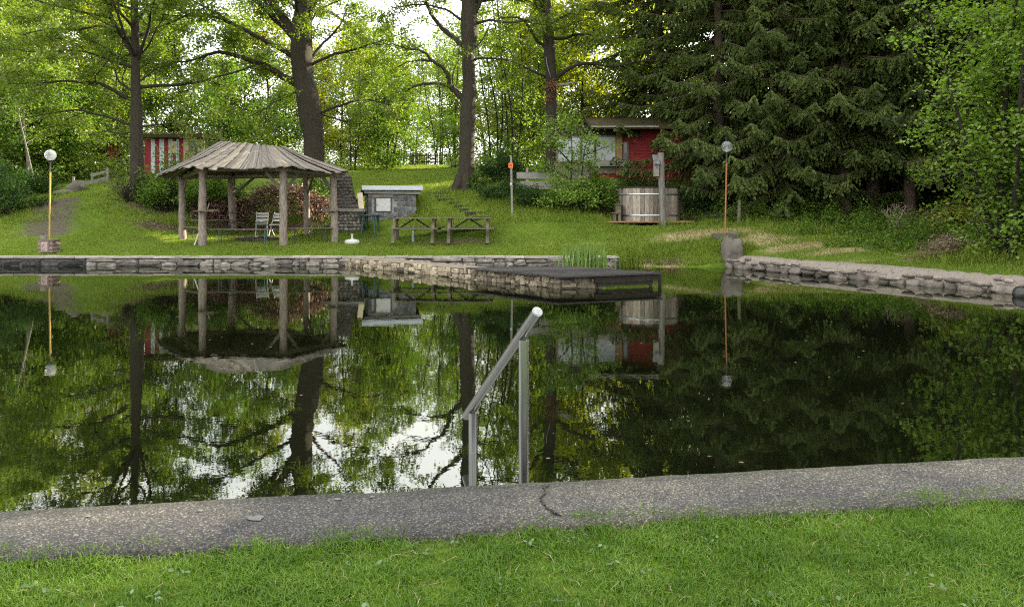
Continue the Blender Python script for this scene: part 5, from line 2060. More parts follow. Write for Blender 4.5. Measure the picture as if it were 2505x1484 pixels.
protos = {
    'beech': broadleaf('young_beech', '', 'leaf_young', 11, .06, 3.4, 46, .19, 15, r0=.09, per_m=1.6),
    'gold': broadleaf('sunlit_maple', '', 'leaf_gold', 11, .08, 3.3, 44, .19, 14, r0=.09, per_m=1.6),  # yellow glow of backlit trees put into the leaf colour
    'thin': broadleaf('slim_alder', '', 'leaf_young', 10, .10, 1.9, 36, .15, 8, r0=.055, multi=3, spread=.24),
    'dark': broadleaf('dark_hornbeam', '', 'leaf_shrub', 6, .03, 2.2, 40, .16, 14, r0=.09, multi=2, per_m=1.6),
    'tall': broadleaf('tall_ash', '', 'leaf_young', 19, .12, 4.6, 60, .26, 14, r0=.2, per_m=1.3, spread=.4),
}
used = set()


def plant(kind, px, Y, sc, label, rz=None, sz=None, dz=0.0):
    x = X_(px, Y)
    p = protos[kind]
    z = gz(x, Y) + dz
    rz = rng.uniform(0, 6.28) if rz is None else rz
    if kind in used:
        o = dup(p, (x, Y, z), rz, sc, label, None, sz)
    else:
        o = p
        o.location = (x, Y, z)
        o.rotation_euler = (0, 0, rz)
        o.scale = (sc, sc, sz or sc)
        o['label'] = label
        used.add(kind)
    return o


BG = [
    ('tall', -60, 40, .80, 'tall leafy tree filling the top left corner behind the tan board fence'),
    ('gold', 60, 46, 1.3, 'golden sunlit maple high behind the yellow lamp globe'),
    ('dark', 55, 34.5, .85, 'dark bushy tree behind the pale birch stem'),  # darker tree added where the left foliage lies in shadow
    ('dark', 140, 35.5, .9, 'dark bushy tree right behind the yellow lamp pole'),  # also added dark, for the shade behind the lamp
    ('beech', 110, 36.5, .80, 'leafy young tree straight behind the yellow lamp pole'),
    ('beech', 10, 36, .85, 'dense young tree above the tan board fence at the left edge'),
    ('gold', 190, 47, 1.3, 'golden tree glowing between the lamp and the slender oak, high up'),
    ('tall', 250, 52, .72, 'tall pale tree behind the slender oak trunk'),
    ('dark', 190, 38.5, .85, 'dark bushy tree over the small red hut'),
    ('beech', 292, 40, .72, 'young tree between the small red hut and the slender oak trunk'),
    ('gold', 385, 46, 1.0, 'yellow green maple rising just behind the striped shed'),
    ('beech', 460, 44, .95, 'green tree behind the right end of the striped shed roof'),
    ('dark', 540, 39, .95, 'dark bushy tree right behind the gazebo roof top'),
    ('beech', 600, 47, .98, 'pale green tree behind the gazebo roof, left of the massive oak'),
    ('gold', 660, 50, 1.1, 'bright yellow tree touching the left side of the massive oak trunk'),
    ('dark', 690, 42, .8, 'low dark tree between the gazebo roof and the massive oak trunk'),
    ('gold', 835, 50, 1.0, 'yellow green tree just right of the massive oak trunk'),
    ('thin', 862, 44, .72, 'slim bare stemmed tree at the left end of the upper lawn'),
    ('beech', 925, 48, .80, 'bushy green tree standing on the shaded edge of the upper lawn'),
    ('dark', 948, 46, 1.0, 'dark cone shaped tree on the upper lawn edge above the stone hut'),
    ('gold', 905, 62, 1.15, 'distant golden tree high above the stone hut'),
    ('beech', 985, 66, 1.05, 'distant pale tree closing the gap right of the cone shaped tree'),
    ('beech', 1062, 70, 1.2, 'distant pale tree behind the picket fence'),
    ('tall', 930, 66, .66, 'tall pale tree far behind the cone shaped tree'),
    ('tall', 770, 62, .62, 'tall tree far behind the massive oak trunk'),
    ('thin', 1012, 60, .82, 'airy slim tree in the gap left of the picket fence'),
    ('thin', 1072, 54.5, .95, 'dark multi stemmed tree growing through the picket fence'),
    ('thin', 1120, 56, 1.0, 'slim tree right behind the straight furrowed oak trunk'),
    ('dark', 1112, 46, .55, 'small bushy tree touching the left foot of the furrowed oak'),
    ('thin', 1205, 38, .95, 'slim grey stemmed tree between the furrowed oak and the marker post'),
    ('thin', 1245, 36.5, 1.0, 'branching slim tree directly behind the orange marker plate'),
    ('gold', 1290, 44, 1.05, 'yellow green tree between the marker post and the fourth oak'),
    ('beech', 1190, 59, 1.15, 'pale tree far behind, just right of the furrowed oak'),
    ('tall', 1265, 60, .66, 'tall tree far behind between the two right hand oaks'),
    ('gold', 1420, 42, 1.15, 'golden tree glowing right of the oak with the dead stub'),
    ('tall', 1380, 48.5, .68, 'tall green tree behind the oak with the dead stub'),
    ('gold', 1530, 45, 1.25, 'golden tree seen through the spruce branches above the cabin roof'),
    ('tall', 1650, 52, .8, 'tall broadleaf tree shining through behind the spruces'),
    ('beech', 1330, 39, .62, 'leafy young tree left of the cabin roof'),
    ('gold', 2330, 34, 1.2, 'sunlit yellow tree glimpsed through the gap between spruces and the bright hazel'),
]
for b in BG:
    plant(*b)

# birch stems at the left
for pts, Y, label in (([(88, 470), (78, 420), (62, 350), (45, 280), (38, 220)], 32.5, 'thin pale birch stem leaning left of the yellow lamp pole'),
                      ([(70, 440), (66, 380), (60, 330), (58, 260)], 33.5, 'dark thin trunk just left of the pale birch stem')):
    q = px3(pts, Y)
    root = thing('birch_tree', label, 'tree', tuple(q[0]), 'thin stems beside the yellow lamp')
    t = Tree()
    P, R = t.limb(q, np.linspace(.05, .02, len(q)), 8, 3)
    t.dress(P, R, 1.6, .4, 1.6, 6, .5)
    t.finish(root, M['bark_birch'] if 'pale' in label else M['bark_twig'], M['leaf_young'], 6, .11)


# ------------------------------------------------------------------ spruces
def spruce(H, Wd, n_br, seed_lab, lo=.03):
    root = thing('spruce_tree', seed_lab, 'tree', (0, 0, 0), 'dark spruces on the right bank')
    w = NM()
    zz = np.linspace(-.3, H, 14)
    w.tube(np.stack([rng.normal(size=14) * .02, rng.normal(size=14) * .02, zz], 1), np.linspace(.24, .02, 14), 10, rough=.04)
    SP0, SP1, SW, B0, B1, BR = [], [], [], [], [], []
    for i in range(n_br):
        f = lo + (1 - lo) * (i / n_br) ** 1.08
        z = f * H
        a = i * 2.4 + rng.normal() * .3
        L = Wd * (1 - f) ** .72 * rng.uniform(.55, 1.15) * (.55 + .45 * min(1, f / .09))
        h = np.array((math.cos(a), math.sin(a), 0))
        sd_ = np.array((-h[1], h[0], 0))
        k = 9
        u = np.linspace(0, 1, k)
        drop = L * (.30 + .12 * rng.random()) * (1 - f * .7)
        pr_ = np.stack([h[0] * u * L, h[1] * u * L, z + .12 * L * u - drop * np.sin(u * PI * .5) ** 1.6 + .16 * L * np.clip(u - .75, 0, 1) * 1.5], 1)
        pr_[:, :2] += np.cumsum(rng.normal(size=(k, 2)) * .03, 0)
        for j in range(k - 1):
            B0.append(pr_[j]); B1.append(pr_[j + 1]); BR.append((.035 * (1 - u[j]) + .006) * min(1, L / 3))
        nb = int(L * 17)
        for m in range(nb):
            g = .12 + .88 * (m + rng.random()) / nb
            x = g * (k - 1)
            c = min(k - 2, int(x))
            p = pr_[c] + (pr_[c + 1] - pr_[c]) * (x - c)
            s_ = 1 if m % 2 else -1
            l = rng.uniform(.35, .95) * (1 - .55 * g) * (.6 + .4 * L / Wd) + .12
            d = sd_ * s_ * rng.uniform(.25, .9) + h * rng.uniform(.25, .8) + np.array((0, 0, -rng.uniform(.35, 1.15)))
            d = nrm(d)
            ns = max(2, int(l / .13))
            for q in range(ns):
                e = p + d * l * q / ns + np.array((0, 0, -.10 * l * (q / ns) ** 2))
                SP0.append(e)
                SP1.append(e + d * (l / ns) * 1.25 + rng.normal(size=3) * .012)
                SW.append(rng.uniform(.030, .048))
                if q and rng.random() < .85:
                    dd = nrm(d + sd_ * rng.normal() * .8 + h * rng.normal() * .5 + np.array((0, 0, .1)))
                    SP0.append(e)
                    SP1.append(e + dd * rng.uniform(.09, .19))
                    SW.append(rng.uniform(.022, .038))
    w.segs(np.array(B0), np.array(B1), np.array(BR), np.array(BR) * .8, 4)
    w.build('trunk', M['bark_spruce'], root, smooth=True)
    P0, P1 = np.array(SP0), np.array(SP1)
    Wv = np.array(SW)[:, None]
    d = P1 - P0
    d /= np.linalg.norm(d, axis=1)[:, None]
    r1 = rng.normal(size=P0.shape)
    o = np.cross(d, r1)
    o /= np.linalg.norm(o, axis=1)[:, None]
    o2 = np.cross(d, o)
    n = NM()
    mid = P0 * .6 + P1 * .4
    for ov in (o, o2):
        V = np.stack([P0, mid + ov * Wv, P1, mid - ov * Wv], 1)
        n.add(V, np.arange(len(P0) * 4).reshape(-1, 4))
    n.build('crown', M['needle'], root)
    return root


sp_a = spruce(21, 4.9, 210, 'dark spruce with branches sweeping over the red cabin wall')
sp_b = spruce(18, 4.3, 190, 'dark spruce whose bare lower trunk shows beside the orange lamp', .12)
SPR = [
    (sp_a, 1757, 29.8, .97, 0.5, 'dark spruce with branches sweeping over the red cabin wall'),
    (sp_b, 2066, 27.3, 1.0, 1.0, 'dark spruce with bare lower trunk nearest right of the orange lamp'),
    (sp_a, 1915, 28.0, .92, 2.1, 'dark spruce straight behind the orange lamp globe'),
    (sp_b, 2137, 27.8, 1.05, 3.0, 'dark spruce just right of the bare lower trunk, second trunk'),
    (sp_a, 1985, 31.0, 1.05, 4.2, 'dark spruce filling the gap deep behind the orange lamp'),
    (sp_b, 2225, 26.5, .9, 5.0, 'dark spruce at the right end of the spruce row beside the hazel'),
    (sp_a, 2320, 29.5, 1.0, .9, 'dark spruce behind the bright hazel leaves'),
    (sp_a, 1610, 33.5, 1.0, 1.7, 'dark spruce behind the red cabin at the left end of the spruce row'),
    (sp_b, 2440, 25.5, 1.1, 2.6, 'dark spruce behind the bright hazel at the right edge'),
    (sp_a, 1800, 35.0, 1.1, 5.5, 'dark spruce furthest back behind the cabin'),
    (sp_b, 1900, 37.0, 1.2, 3.5, 'dark spruce in the second row, dimly seen behind the orange lamp spruces'),
    (sp_a, 2050, 38.0, 1.1, 2.5, 'dark spruce in the second row behind the bare lower trunk'),
    (sp_b, 2180, 36.0, 1.2, 0.5, 'dark spruce in the second row behind the second trunk'),
    (sp_a, 2290, 38.0, 1.1, 1.5, 'dark spruce in the second row behind the bright sapling'),
    (sp_b, 2400, 35.0, 1.2, 4.5, 'dark spruce in the second row behind the right hand hazel'),
    (sp_a, 2520, 30.0, 1.1, 4.0, 'dark spruce at the very right behind the hazel'),
]
seen = set()
for p, px, Y, sc, rz, lab in SPR:
    x = X_(px, Y)
    if p.name in seen:
        dup(p, (x, Y, gz(x, Y) - .1), rz, sc, lab)
    else:
        p.location = (x, Y, gz(x, Y) - .1)
        p.rotation_euler = (0, 0, rz)
        p.scale = (sc, sc, sc)
        p['label'] = lab
        seen.add(p.name)
# the row goes on along the right bank outside the picture and shades the pond
for x, Y, sc in ((15.5, 19.5, 1.0), (19, 15.5, 1.05), (20, 22, 1.1), (23, 11, 1.0), (25, 17, 1.1), (21, 29, 1.1), (27, 7, 1.0), (30, 24, 1.1), (26, 33, 1.1), (34, 14, 1.1)):
    dup(sp_a if rng.random() < .5 else sp_b, (x, Y, gz(x, Y)), rng.uniform(0, 6), sc, 'spruce of the same row beyond the right edge of the picture')

# ------------------------------------------------------------------ bright hazel at the right edge
root = thing('hazel_tree', 'bright green broad leaved hazel wall at the right edge above the weeds', 'tree', (X_(2470, 17.5), 17.5, gz(X_(2470, 17.5), 17.5)))
t = Tree()
b = np.array(root.location)
for i in range(16):
    a = rng.uniform(0, 2 * PI)
    q = wander(b + (math.cos(a) * .5 + .3, math.sin(a) * .3, -.1), (math.cos(a) * .26 + .02, math.sin(a) * .2 - .06, 1), rng.uniform(4.5, 8.5), 8, .07, .03)
    P, R = t.limb(q, np.linspace(.07, .015, 9), 7, 2)
    t.dress(P, R, 3.6, .06, 1.35, 9, .45, flat=.4)
t.finish(root, M['bark_twig'], M['leaf_bright'], 12, .095, spread=.19, flat=.6, up=.7, ov=True, asp=1.05)
root = thing('hazel_sapling', 'bright green sapling with drooping leafy branches over the weeds near the right edge', 'sapling', (X_(2385, 19.5), 19.5, gz(X_(2385, 19.5), 19.5)))
t = Tree()
for pts, dY in (([(2388, 570), (2400, 500), (2405, 440), (2395, 380), (2380, 330)], 0), ([(2395, 520), (2420, 460), (2450, 420), (2490, 400)], -.4), ([(2398, 480), (2360, 450), (2310, 430), (2265, 430)], -.6), ([(2400, 510), (2370, 505), (2330, 495), (2300, 500)], .4)):
    q = px3(pts, 19.5, 0, dY)
    P, R = t.limb(q, np.linspace(.035, .008, len(q)), 6, 3)
    t.dress(P, R, 4.5, .35, .7, 5, .3, flat=.4)
t.finish(root, M['bark_twig'], M['leaf_bright'], 3, .10, spread=.08, flat=.5, up=.9, ov=True, asp=.9)


# ------------------------------------------------------------------ shrubs
def shrub(name, label, px, Y, W, H, D, leaf, n, size, cat='shrub', twigs=60, zc=.5, up=.5, ov=False, group=None, hang=0.0):
    x = X_(px, Y)
    z = gz(x, Y)
    root = thing(name, label, cat, (x, Y, z), group)
    w = NM()
    P0, P1 = [], []
    E = []
    for i in range(twigs):
        a = rng.uniform(0, 2 * PI)
        r = math.sqrt(rng.random())
        h = H * (1 - .5 * r * r) * rng.uniform(.45, 1.15) * (1 + .35 * math.sin(a * 3 + px))
        r *= 1 + .25 * math.sin(a * 5 + px * .7)
        e = np.array((x + math.cos(a) * r * W / 2, Y + math.sin(a) * r * D / 2, z + h))
        s0 = np.array((x + math.cos(a) * r * W * .2, Y + math.sin(a) * r * D * .2, z - .05))
        m = (s0 + e) / 2 + rng.normal(size=3) * .08
        P0 += [s0, m]
        P1 += [m, e]
        E.append((m, e))
    w.segs(P0, P1, .011, .006, 4)
    w.build('stems', M['bark_twig'], root)
    k = rng.integers(0, len(E), n)
    f = rng.uniform(.0, 1.0, n) ** .7
    A = np.array([E[i][0] for i in k])
    B = np.array([E[i][1] for i in k])
    C = A + (B - A) * f[:, None]
    C += rng.normal(size=C.shape) * np.array((W, D, H)) * .06 + rng.normal(size=C.shape) * .05
    C[:, 2] = np.maximum(C[:, 2], z + .02)
    nn = NM()
    nn.leaves(C, size * rng.uniform(.6, 1.3, n), up=up, ov=ov)
    nn.build('foliage', M[leaf], root)
    return root


shrub('leafy_shrub', 'dense green shrub on the slope between the slender oak and the gazebo roof', 420, 29.0, 2.4, 1.7, 1.6, 'leaf_shrub', 9000, .09, twigs=90)
shrub('leafy_shrub', 'green shrub seen under the gazebo roof behind its left posts', 530, 30.2, 2.0, 1.5, 1.2, 'leaf_shrub', 5500, .085)
shrub('leafy_shrub', 'small green shrub seen under the gazebo roof beside the stone chimney', 772, 30.2, 1.2, 1.5, 1.0, 'leaf_shrub', 3200, .08)
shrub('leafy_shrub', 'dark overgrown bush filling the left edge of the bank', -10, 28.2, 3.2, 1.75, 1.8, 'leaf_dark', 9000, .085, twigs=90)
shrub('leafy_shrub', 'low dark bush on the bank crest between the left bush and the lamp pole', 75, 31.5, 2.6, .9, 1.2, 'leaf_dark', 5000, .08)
shrub('leafy_shrub', 'spreading green bush in front of the grey plank fence', 1395, 27.5, 2.2, 1.1, 1.3, 'leaf_bright', 5200, .10, twigs=70)
shrub('leafy_shrub', 'green bush between the plank fence bush and the hot tub', 1462, 27.8, 1.5, 1.35, 1.0, 'leaf_shrub', 4200, .095)
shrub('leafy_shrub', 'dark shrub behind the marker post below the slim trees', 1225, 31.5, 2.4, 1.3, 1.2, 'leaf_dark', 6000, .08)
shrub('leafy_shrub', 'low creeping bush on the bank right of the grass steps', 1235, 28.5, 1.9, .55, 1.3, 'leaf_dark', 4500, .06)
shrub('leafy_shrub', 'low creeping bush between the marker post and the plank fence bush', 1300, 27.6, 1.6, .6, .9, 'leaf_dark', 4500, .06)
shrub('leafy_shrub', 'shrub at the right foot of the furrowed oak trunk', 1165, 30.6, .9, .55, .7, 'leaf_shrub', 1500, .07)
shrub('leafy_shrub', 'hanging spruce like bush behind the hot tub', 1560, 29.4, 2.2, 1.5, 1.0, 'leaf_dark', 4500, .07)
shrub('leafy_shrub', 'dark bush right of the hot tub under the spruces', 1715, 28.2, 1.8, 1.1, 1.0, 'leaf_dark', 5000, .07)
shrub('leafy_shrub', 'bright leafy bush in front of the hazel stems at the right edge', 2475, 17.9, 1.9, 1.25, 1.0, 'leaf_bright', 2600, .10, ov=True)
shrub('leafy_shrub', 'yellow green bush in the weeds under the drooping sapling', 2345, 21.0, 1.6, 1.1, 1.0, 'leaf_gold', 2200, .09)
# maple sapling in front of the cabin veranda
x = X_(1400, 28.3)
root = thing('maple_sapling', 'slim green maple sapling in front of the pale cabin panels', 'sapling', (x, 28.3, gz(x, 28.3)))
t = Tree()
for pts, dY in (([(1398, 480), (1396, 420), (1400, 370), (1395, 320), (1402, 285)], 0), ([(1420, 470), (1424, 410), (1430, 360), (1445, 320)], -.2), ([(1396, 400), (1370, 370), (1340, 350), (1322, 330)], -.3), ([(1398, 440), (1360, 420), (1335, 410)], .2), ([(1428, 380), (1455, 370), (1480, 360)], -.3), ([(1398, 340), (1375, 310), (1350, 290)], .2)):
    q = px3(pts, 28.3, 0, dY)
    P, R = t.limb(q, np.linspace(.03, .008, len(q)), 6, 3)
    t.dress(P, R, 4.5, .25, .75, 6, .35, flat=.5)
t.finish(root, M['bark_twig'], M['leaf_bright'], 14, .10, spread=.14)
# bare twiggy shrub at the oak foot
x = X_(310, 28.9)
root = thing('bare_shrub', 'leafless twiggy shrub at the foot of the slender oak', 'shrub', (x, 28.9, gz(x, 28.9)))
t = Tree()
for i in range(22):
    a = rng.uniform(0, 2 * PI)
    q = wander(np.array(root.location), (math.cos(a) * .6, math.sin(a) * .6, 1), rng.uniform(.7, 1.25), 5, .18, 0)
    P, R = t.limb(q, np.linspace(.014, .004, 6), 4, 1)
    t.dress(P, R, 6, .2, .45, 4, .25)
t.A = t.A[::3]
t.finish(root, M['bark_twig'], M['leaf_brown'], 1, .05, wood_name='twigs')
# dry stem bush right
for px, Y, Hh, label in ((2425, 18.6, 1.35, 'bare pale stemmed bush in the tall weeds near the right edge'), (2190, 24.0, .9, 'small bare stemmed bush under the bright sapling')):
    x = X_(px, Y)
    root = thing('bare_shrub', label, 'shrub', (x, Y, gz(x, Y)))
    t = Tree()
    for i in range(16):
        a = rng.uniform(0, 2 * PI)
        q = wander(np.array(root.location) + (rng.normal() * .15, rng.normal() * .1, 0), (math.cos(a) * .45, math.sin(a) * .45, 1), Hh * rng.uniform(.6, 1.05), 5, .16, 0)
        P, R = t.limb(q, np.linspace(.017, .006, 6), 5, 1)
        t.dress(P, R, 5, .35, .4, 3, .22)
    t.A = t.A[::4]
    t.finish(root, rough_mat('dry_stem', (.17, .13, .085), (.38, .32, .24), 7, bump=.3), M['leaf_brown'], 1, .05, wood_name='twigs')

# brush heap of cut branches with withered leaves
hp = thing('brush_heap', 'big heap of cut branches with withered reddish leaves behind the gazebo', 'brush heap', (X_(650, 29.6), 29.6, gz(X_(650, 29.6), 29.6)))
def heap_z(px):
    return np.interp(px, [470, 520, 560, 600, 640, 680, 720, 760, 800], [.05, .35, .5, .75, 1.35, 1.5, 1.45, .95, .3])
P0, P1, C = [], [], []
for i in range(1500):
    px = rng.uniform(470, 800)
    Y = 29.5 + rng.normal() * .45
    x = X_(px, Y)
    h = heap_z(px) * math.exp(-((Y - 29.5) / 1.1) ** 2)
    z = gz(x, Y) + h * math.sqrt(rng.random())
    d = rdir() * rng.uniform(.2, .65)
    d[2] = abs(d[2]) * .5
    P0.append((x, Y, z))
    P1.append((x + d[0], Y + d[1], z + d[2]))
    if i < 1300:
        for k in range(9):
            C.append(np.array((x, Y, z)) + d * rng.random() + rng.normal(size=3) * .07)
n = NM()
n.segs(P0, P1, .009, .004, 4)
n.build('branches', M['bark_twig'], hp)['kind'] = 'stuff'
n = NM()
n.leaves(C, .075 * rng.uniform(.6, 1.3, len(C)), up=.2)
n.build('withered_leaves', M['leaf_brown'], hp)['kind'] = 'stuff'
hp2 = thing('brush_heap', 'small heap of dry brown stalks on the right bank below the hazel', 'brush heap', (X_(2320, 19.5), 19.5, gz(X_(2320, 19.5), 19.5)))
P0, P1, C = [], [], []
for i in range(420):
    px = rng.normal() * 38 + 2320
    Y = 19.4 + rng.normal() * .35
    x = X_(px, Y)
    z = gz(x, Y) + .35 * math.exp(-((px - 2320) / 50) ** 2) * rng.random()
    d = rdir() * rng.uniform(.2, .5)
    d[2] = abs(d[2]) * .3
    P0.append((x, Y, z)); P1.append((x + d[0], Y + d[1], z + d[2]))
    C += [np.array((x, Y, z)) + d * rng.random() + rng.normal(size=3) * .05 for k in range(5)]
n = NM()
n.segs(P0, P1, .008, .004, 3)
n.build('stalks', M['straw'], hp2)['kind'] = 'stuff'
n = NM()
n.leaves(C, .06, up=.2)
n.build('withered_leaves', M['leaf_litter'], hp2)['kind'] = 'stuff'


# ------------------------------------------------------------------ grasses
def blades(nm, P, h, wd, lean=.35, seg=2, m=0):
    """curved grass blades rooted at P"""
    N = len(P)
    h = np.broadcast_to(h, (N,))[:, None]
    wd = np.broadcast_to(wd, (N,))[:, None]
    a = rng.uniform(0, 2 * PI, N)
    dr = np.stack([np.cos(a), np.sin(a), np.zeros(N)], 1)
    b = a + PI / 2 + rng.normal(size=N) * .7
    sdv = np.stack([np.cos(b), np.sin(b), np.zeros(N)], 1)
    ln = (np.abs(rng.normal(size=N)) * lean)[:, None]
    up = np.array([0, 0, 1.0])
    if seg == 1:
        tip = P + dr * h * ln + up * h
        V = np.stack([P - sdv * wd, P + sdv * wd, tip], 1)
        nm.add(V, np.arange(N * 3).reshape(N, 3), m)
        return
    p1 = P + dr * h * ln * .35 + up * h * .55
    p2 = P + dr * h * ln * 1.15 + up * h * (1 - .25 * ln)
    V = np.stack([P - sdv * wd * .8, P + sdv * wd * .8, p1 + sdv * wd, p1 - sdv * wd, p2], 1)
    i = np.arange(N)[:, None] * 5
    nm.add(V, i + np.array([[0, 1, 2, 3]]), m)
    # top triangles share the row of four vertices
    nm.add(np.stack([p1 - sdv * wd, p1 + sdv * wd, p2], 1), np.arange(N * 3).reshape(N, 3), m)


def scatter(n, x0, x1, y0, y1):
    return rng.uniform(x0, x1, n), rng.uniform(y0, y1, n)


def vnoise(x, y, s, seed=0):
    return np.array([mnoise.noise(Vector((a * s, b * s, seed))) for a, b in zip(x, y)])


# near lawn
n = NM()
x, y = scatter(330000, -4.2, 5.2, 2.2, 4.45)
edge = kerb_y(x) - .495
tuftn = vnoise(x, y, 5.0, 2)
keep = (y < edge + .02 + .07 * tuftn) & (np.abs(x) < .85 + y * .85)
x, y, tuftn = x[keep], y[keep], tuftn[keep]
edge = kerb_y(x) - .495
bare = np.zeros(len(x))
for px, py, rx, ry in ((1195, 1290, .20, .07), (1010, 1300, .07, .03), (1670, 1262, .13, .035), (760, 1335, .09, .03), (1900, 1250, .08, .025), (480, 1352, .07, .025), (2120, 1238, .07, .02), (1320, 1290, .1, .04), (90, 1390, .06, .03), (760, 1372, .05, .03)):
    Y = F * (HC - .23) / (py - YH)
    bare = np.maximum(bare, blob(x, y, X_(px, Y), Y, rx, ry, .6))
big = vnoise(x, y, 1.6, 7)
keep = (rng.random(len(x)) > bare * .93) & (rng.random(len(x)) < .80 + .4 * big + .3 * tuftn)
x, y, tuftn, big, edge = x[keep], y[keep], tuftn[keep], big[keep], edge[keep]
near_edge = np.exp(-((edge - y) / .10) ** 2)
h = (.026 + .020 * rng.random(len(x)) + .020 * np.clip(tuftn, -1, 1) + .010 * big) * (1 + .8 * near_edge * rng.random(len(x)))
h = np.clip(h, .012, .1)
P = np.stack([x, y, np.full(len(x), .213)], 1)
blades(n, P, h, rng.uniform(.0012, .0028, len(x)), lean=.8)
# longer tufts along the kerb
for px, py, r, k, hh in ((1440, 1258, .09, 520, .085), (1400, 1262, .06, 260, .07), (620, 1335, .06, 160, .07), (2270, 1222, .08, 320, .075), (2190, 1214, .05, 170, .06), (980, 1292, .05, 150, .06), (1830, 1252, .07, 220, .06), (2030, 1226, .05, 160, .06), (230, 1345, .05, 130, .06), (420, 1325, .05, 150, .06)):
    Y = F * (HC - .24) / (py - YH)
    P = np.stack([X_(px, Y) + rng.normal(size=k) * r, Y + rng.normal(size=k) * r * .45, np.full(k, .214)], 1)
    P = P[P[:, 1] < kerb_y(P[:, 0]) - .48]
    blades(n, P, hh * rng.uniform(.5, 1.1, len(P)), rng.uniform(.0014, .003, len(P)), lean=.55)
gn = n.build('grass', M['blade'])
tag(gn, 'short mown green lawn grass along the near kerb', 'grass', kind='stuff')
# dry thatch and flat weed leaves in the near lawn
n = NM()
x, y = scatter(9000, -3, 4, 2.3, 4.3)
k = (y < kerb_y(x) - .52) & (np.abs(x) < .9 + y * .85)
x, y = x[k], y[k]
ne = np.exp(-((kerb_y(x) - .57 - y) / .09) ** 2)
k = rng.random(len(x)) < .22 + .75 * ne
x, y = x[k], y[k]
blades(n, np.stack([x, y, np.full(len(x), .216)], 1), rng.uniform(.015, .05, len(x)), rng.uniform(.0009, .002, len(x)), lean=2.2)
tag(n.build('dry_grass', M['straw']), 'dry straw coloured stalks lying in the near lawn', 'dry grass', kind='stuff')
n = NM()
C = []
for i in range(85):
    Y = rng.uniform(2.4, 3.6)
    x = rng.uniform(-1, 1) * (.2 + Y * .68)
    if Y > kerb_y(x) - .55:
        continue
    for j in range(rng.integers(2, 6)):
        C.append((x + rng.normal() * .018, Y + rng.normal() * .014, .232 + rng.random() * .012))
n.leaves(C, rng.uniform(.016, .034, len(C)), up=1.2, ov=True, asp=.9)
tag(n.build('lawn_weeds', leaf_mat('clover_leaf', [(.04, .09, .03), (.09, .16, .06), (.20, .27, .14)], trans=.3)), 'small flat clover leaves in the near lawn', 'weeds', kind='stuff')

# far lawn, bank grass, right bank
n = NM()
def far_grass(N, px0, px1, Y0, Y1, h0, h1, wd, thin=None, lean=.6, nm=None, gap=.36):
    Y = rng.uniform(Y0, Y1, N)
    px = rng.uniform(px0, px1, N)
    x = X_(px, Y)
    k = pond_sd(x, Y) < -gap
    x, Y, px = x[k], Y[k], px[k]
    d, dr_, lt = soil_masks(x, Y)
    k = rng.random(len(x)) > np.clip(d * 1.1 + lt * .9 + dr_ * .8, 0, .96)
    x, Y = x[k], Y[k]
    if thin is not None:
        v = vnoise(x, Y, thin, 5)
        k = rng.random(len(x)) < .35 + 1.3 * np.clip(v + .2, 0, 1)
        x, Y = x[k], Y[k]
    P = np.stack([x, Y, land(x, Y) - .004], 1)
    blades(nm or n, P, rng.uniform(h0, h1, len(x)), wd, lean, 1)
far_grass(90000, -150, 1560, 23.05, 28.5, .025, .065, .012)
far_grass(26000, 1480, 2050, 22.3, 27, .03, .09, .012)
far_grass(30000, -150, 1560, 28, 34, .04, .13, .016, 1.2)
far_grass(16000, 830, 1130, 33, 52, .03, .06, .03)
far_grass(9000, 1000, 1230, 26.8, 31.5, .08, .25, .012, 1.0)
far_grass(7000, 1200, 1500, 26.4, 28.5, .06, .22, .012, 1.2)
far_grass(5000, -150, 480, 27.5, 31, .10, .28, .014, 1.0)
far_grass(34000, 1900, 2750, 14.5, 23, .03, .075, .010)
far_grass(9000, 1515, 1830, 22.15, 23.8, .05, .16, .010, None, .5, None, .12)
tag(n.build('far_grass', M['blade_lawn']), 'lawn grass on the far bank', 'grass', kind='stuff')
nd = NM()
N = 26000
Y = rng.uniform(20, 25.2, N)
x = X_(rng.uniform(1560, 2150, N), Y)
dr_ = soil_masks(x, Y)[1]
k = (rng.random(N) < dr_) & (pond_sd(x, Y) < -.3)
x, Y = x[k], Y[k]
blades(nd, np.stack([x, Y, land(x, Y)], 1), rng.uniform(.02, .06, len(x)), .010, 1.6, 1)
tag(nd.build('dry_grass', M['straw']), 'dry tan cut grass along the bank behind the orange lamp', 'dry grass', kind='stuff')
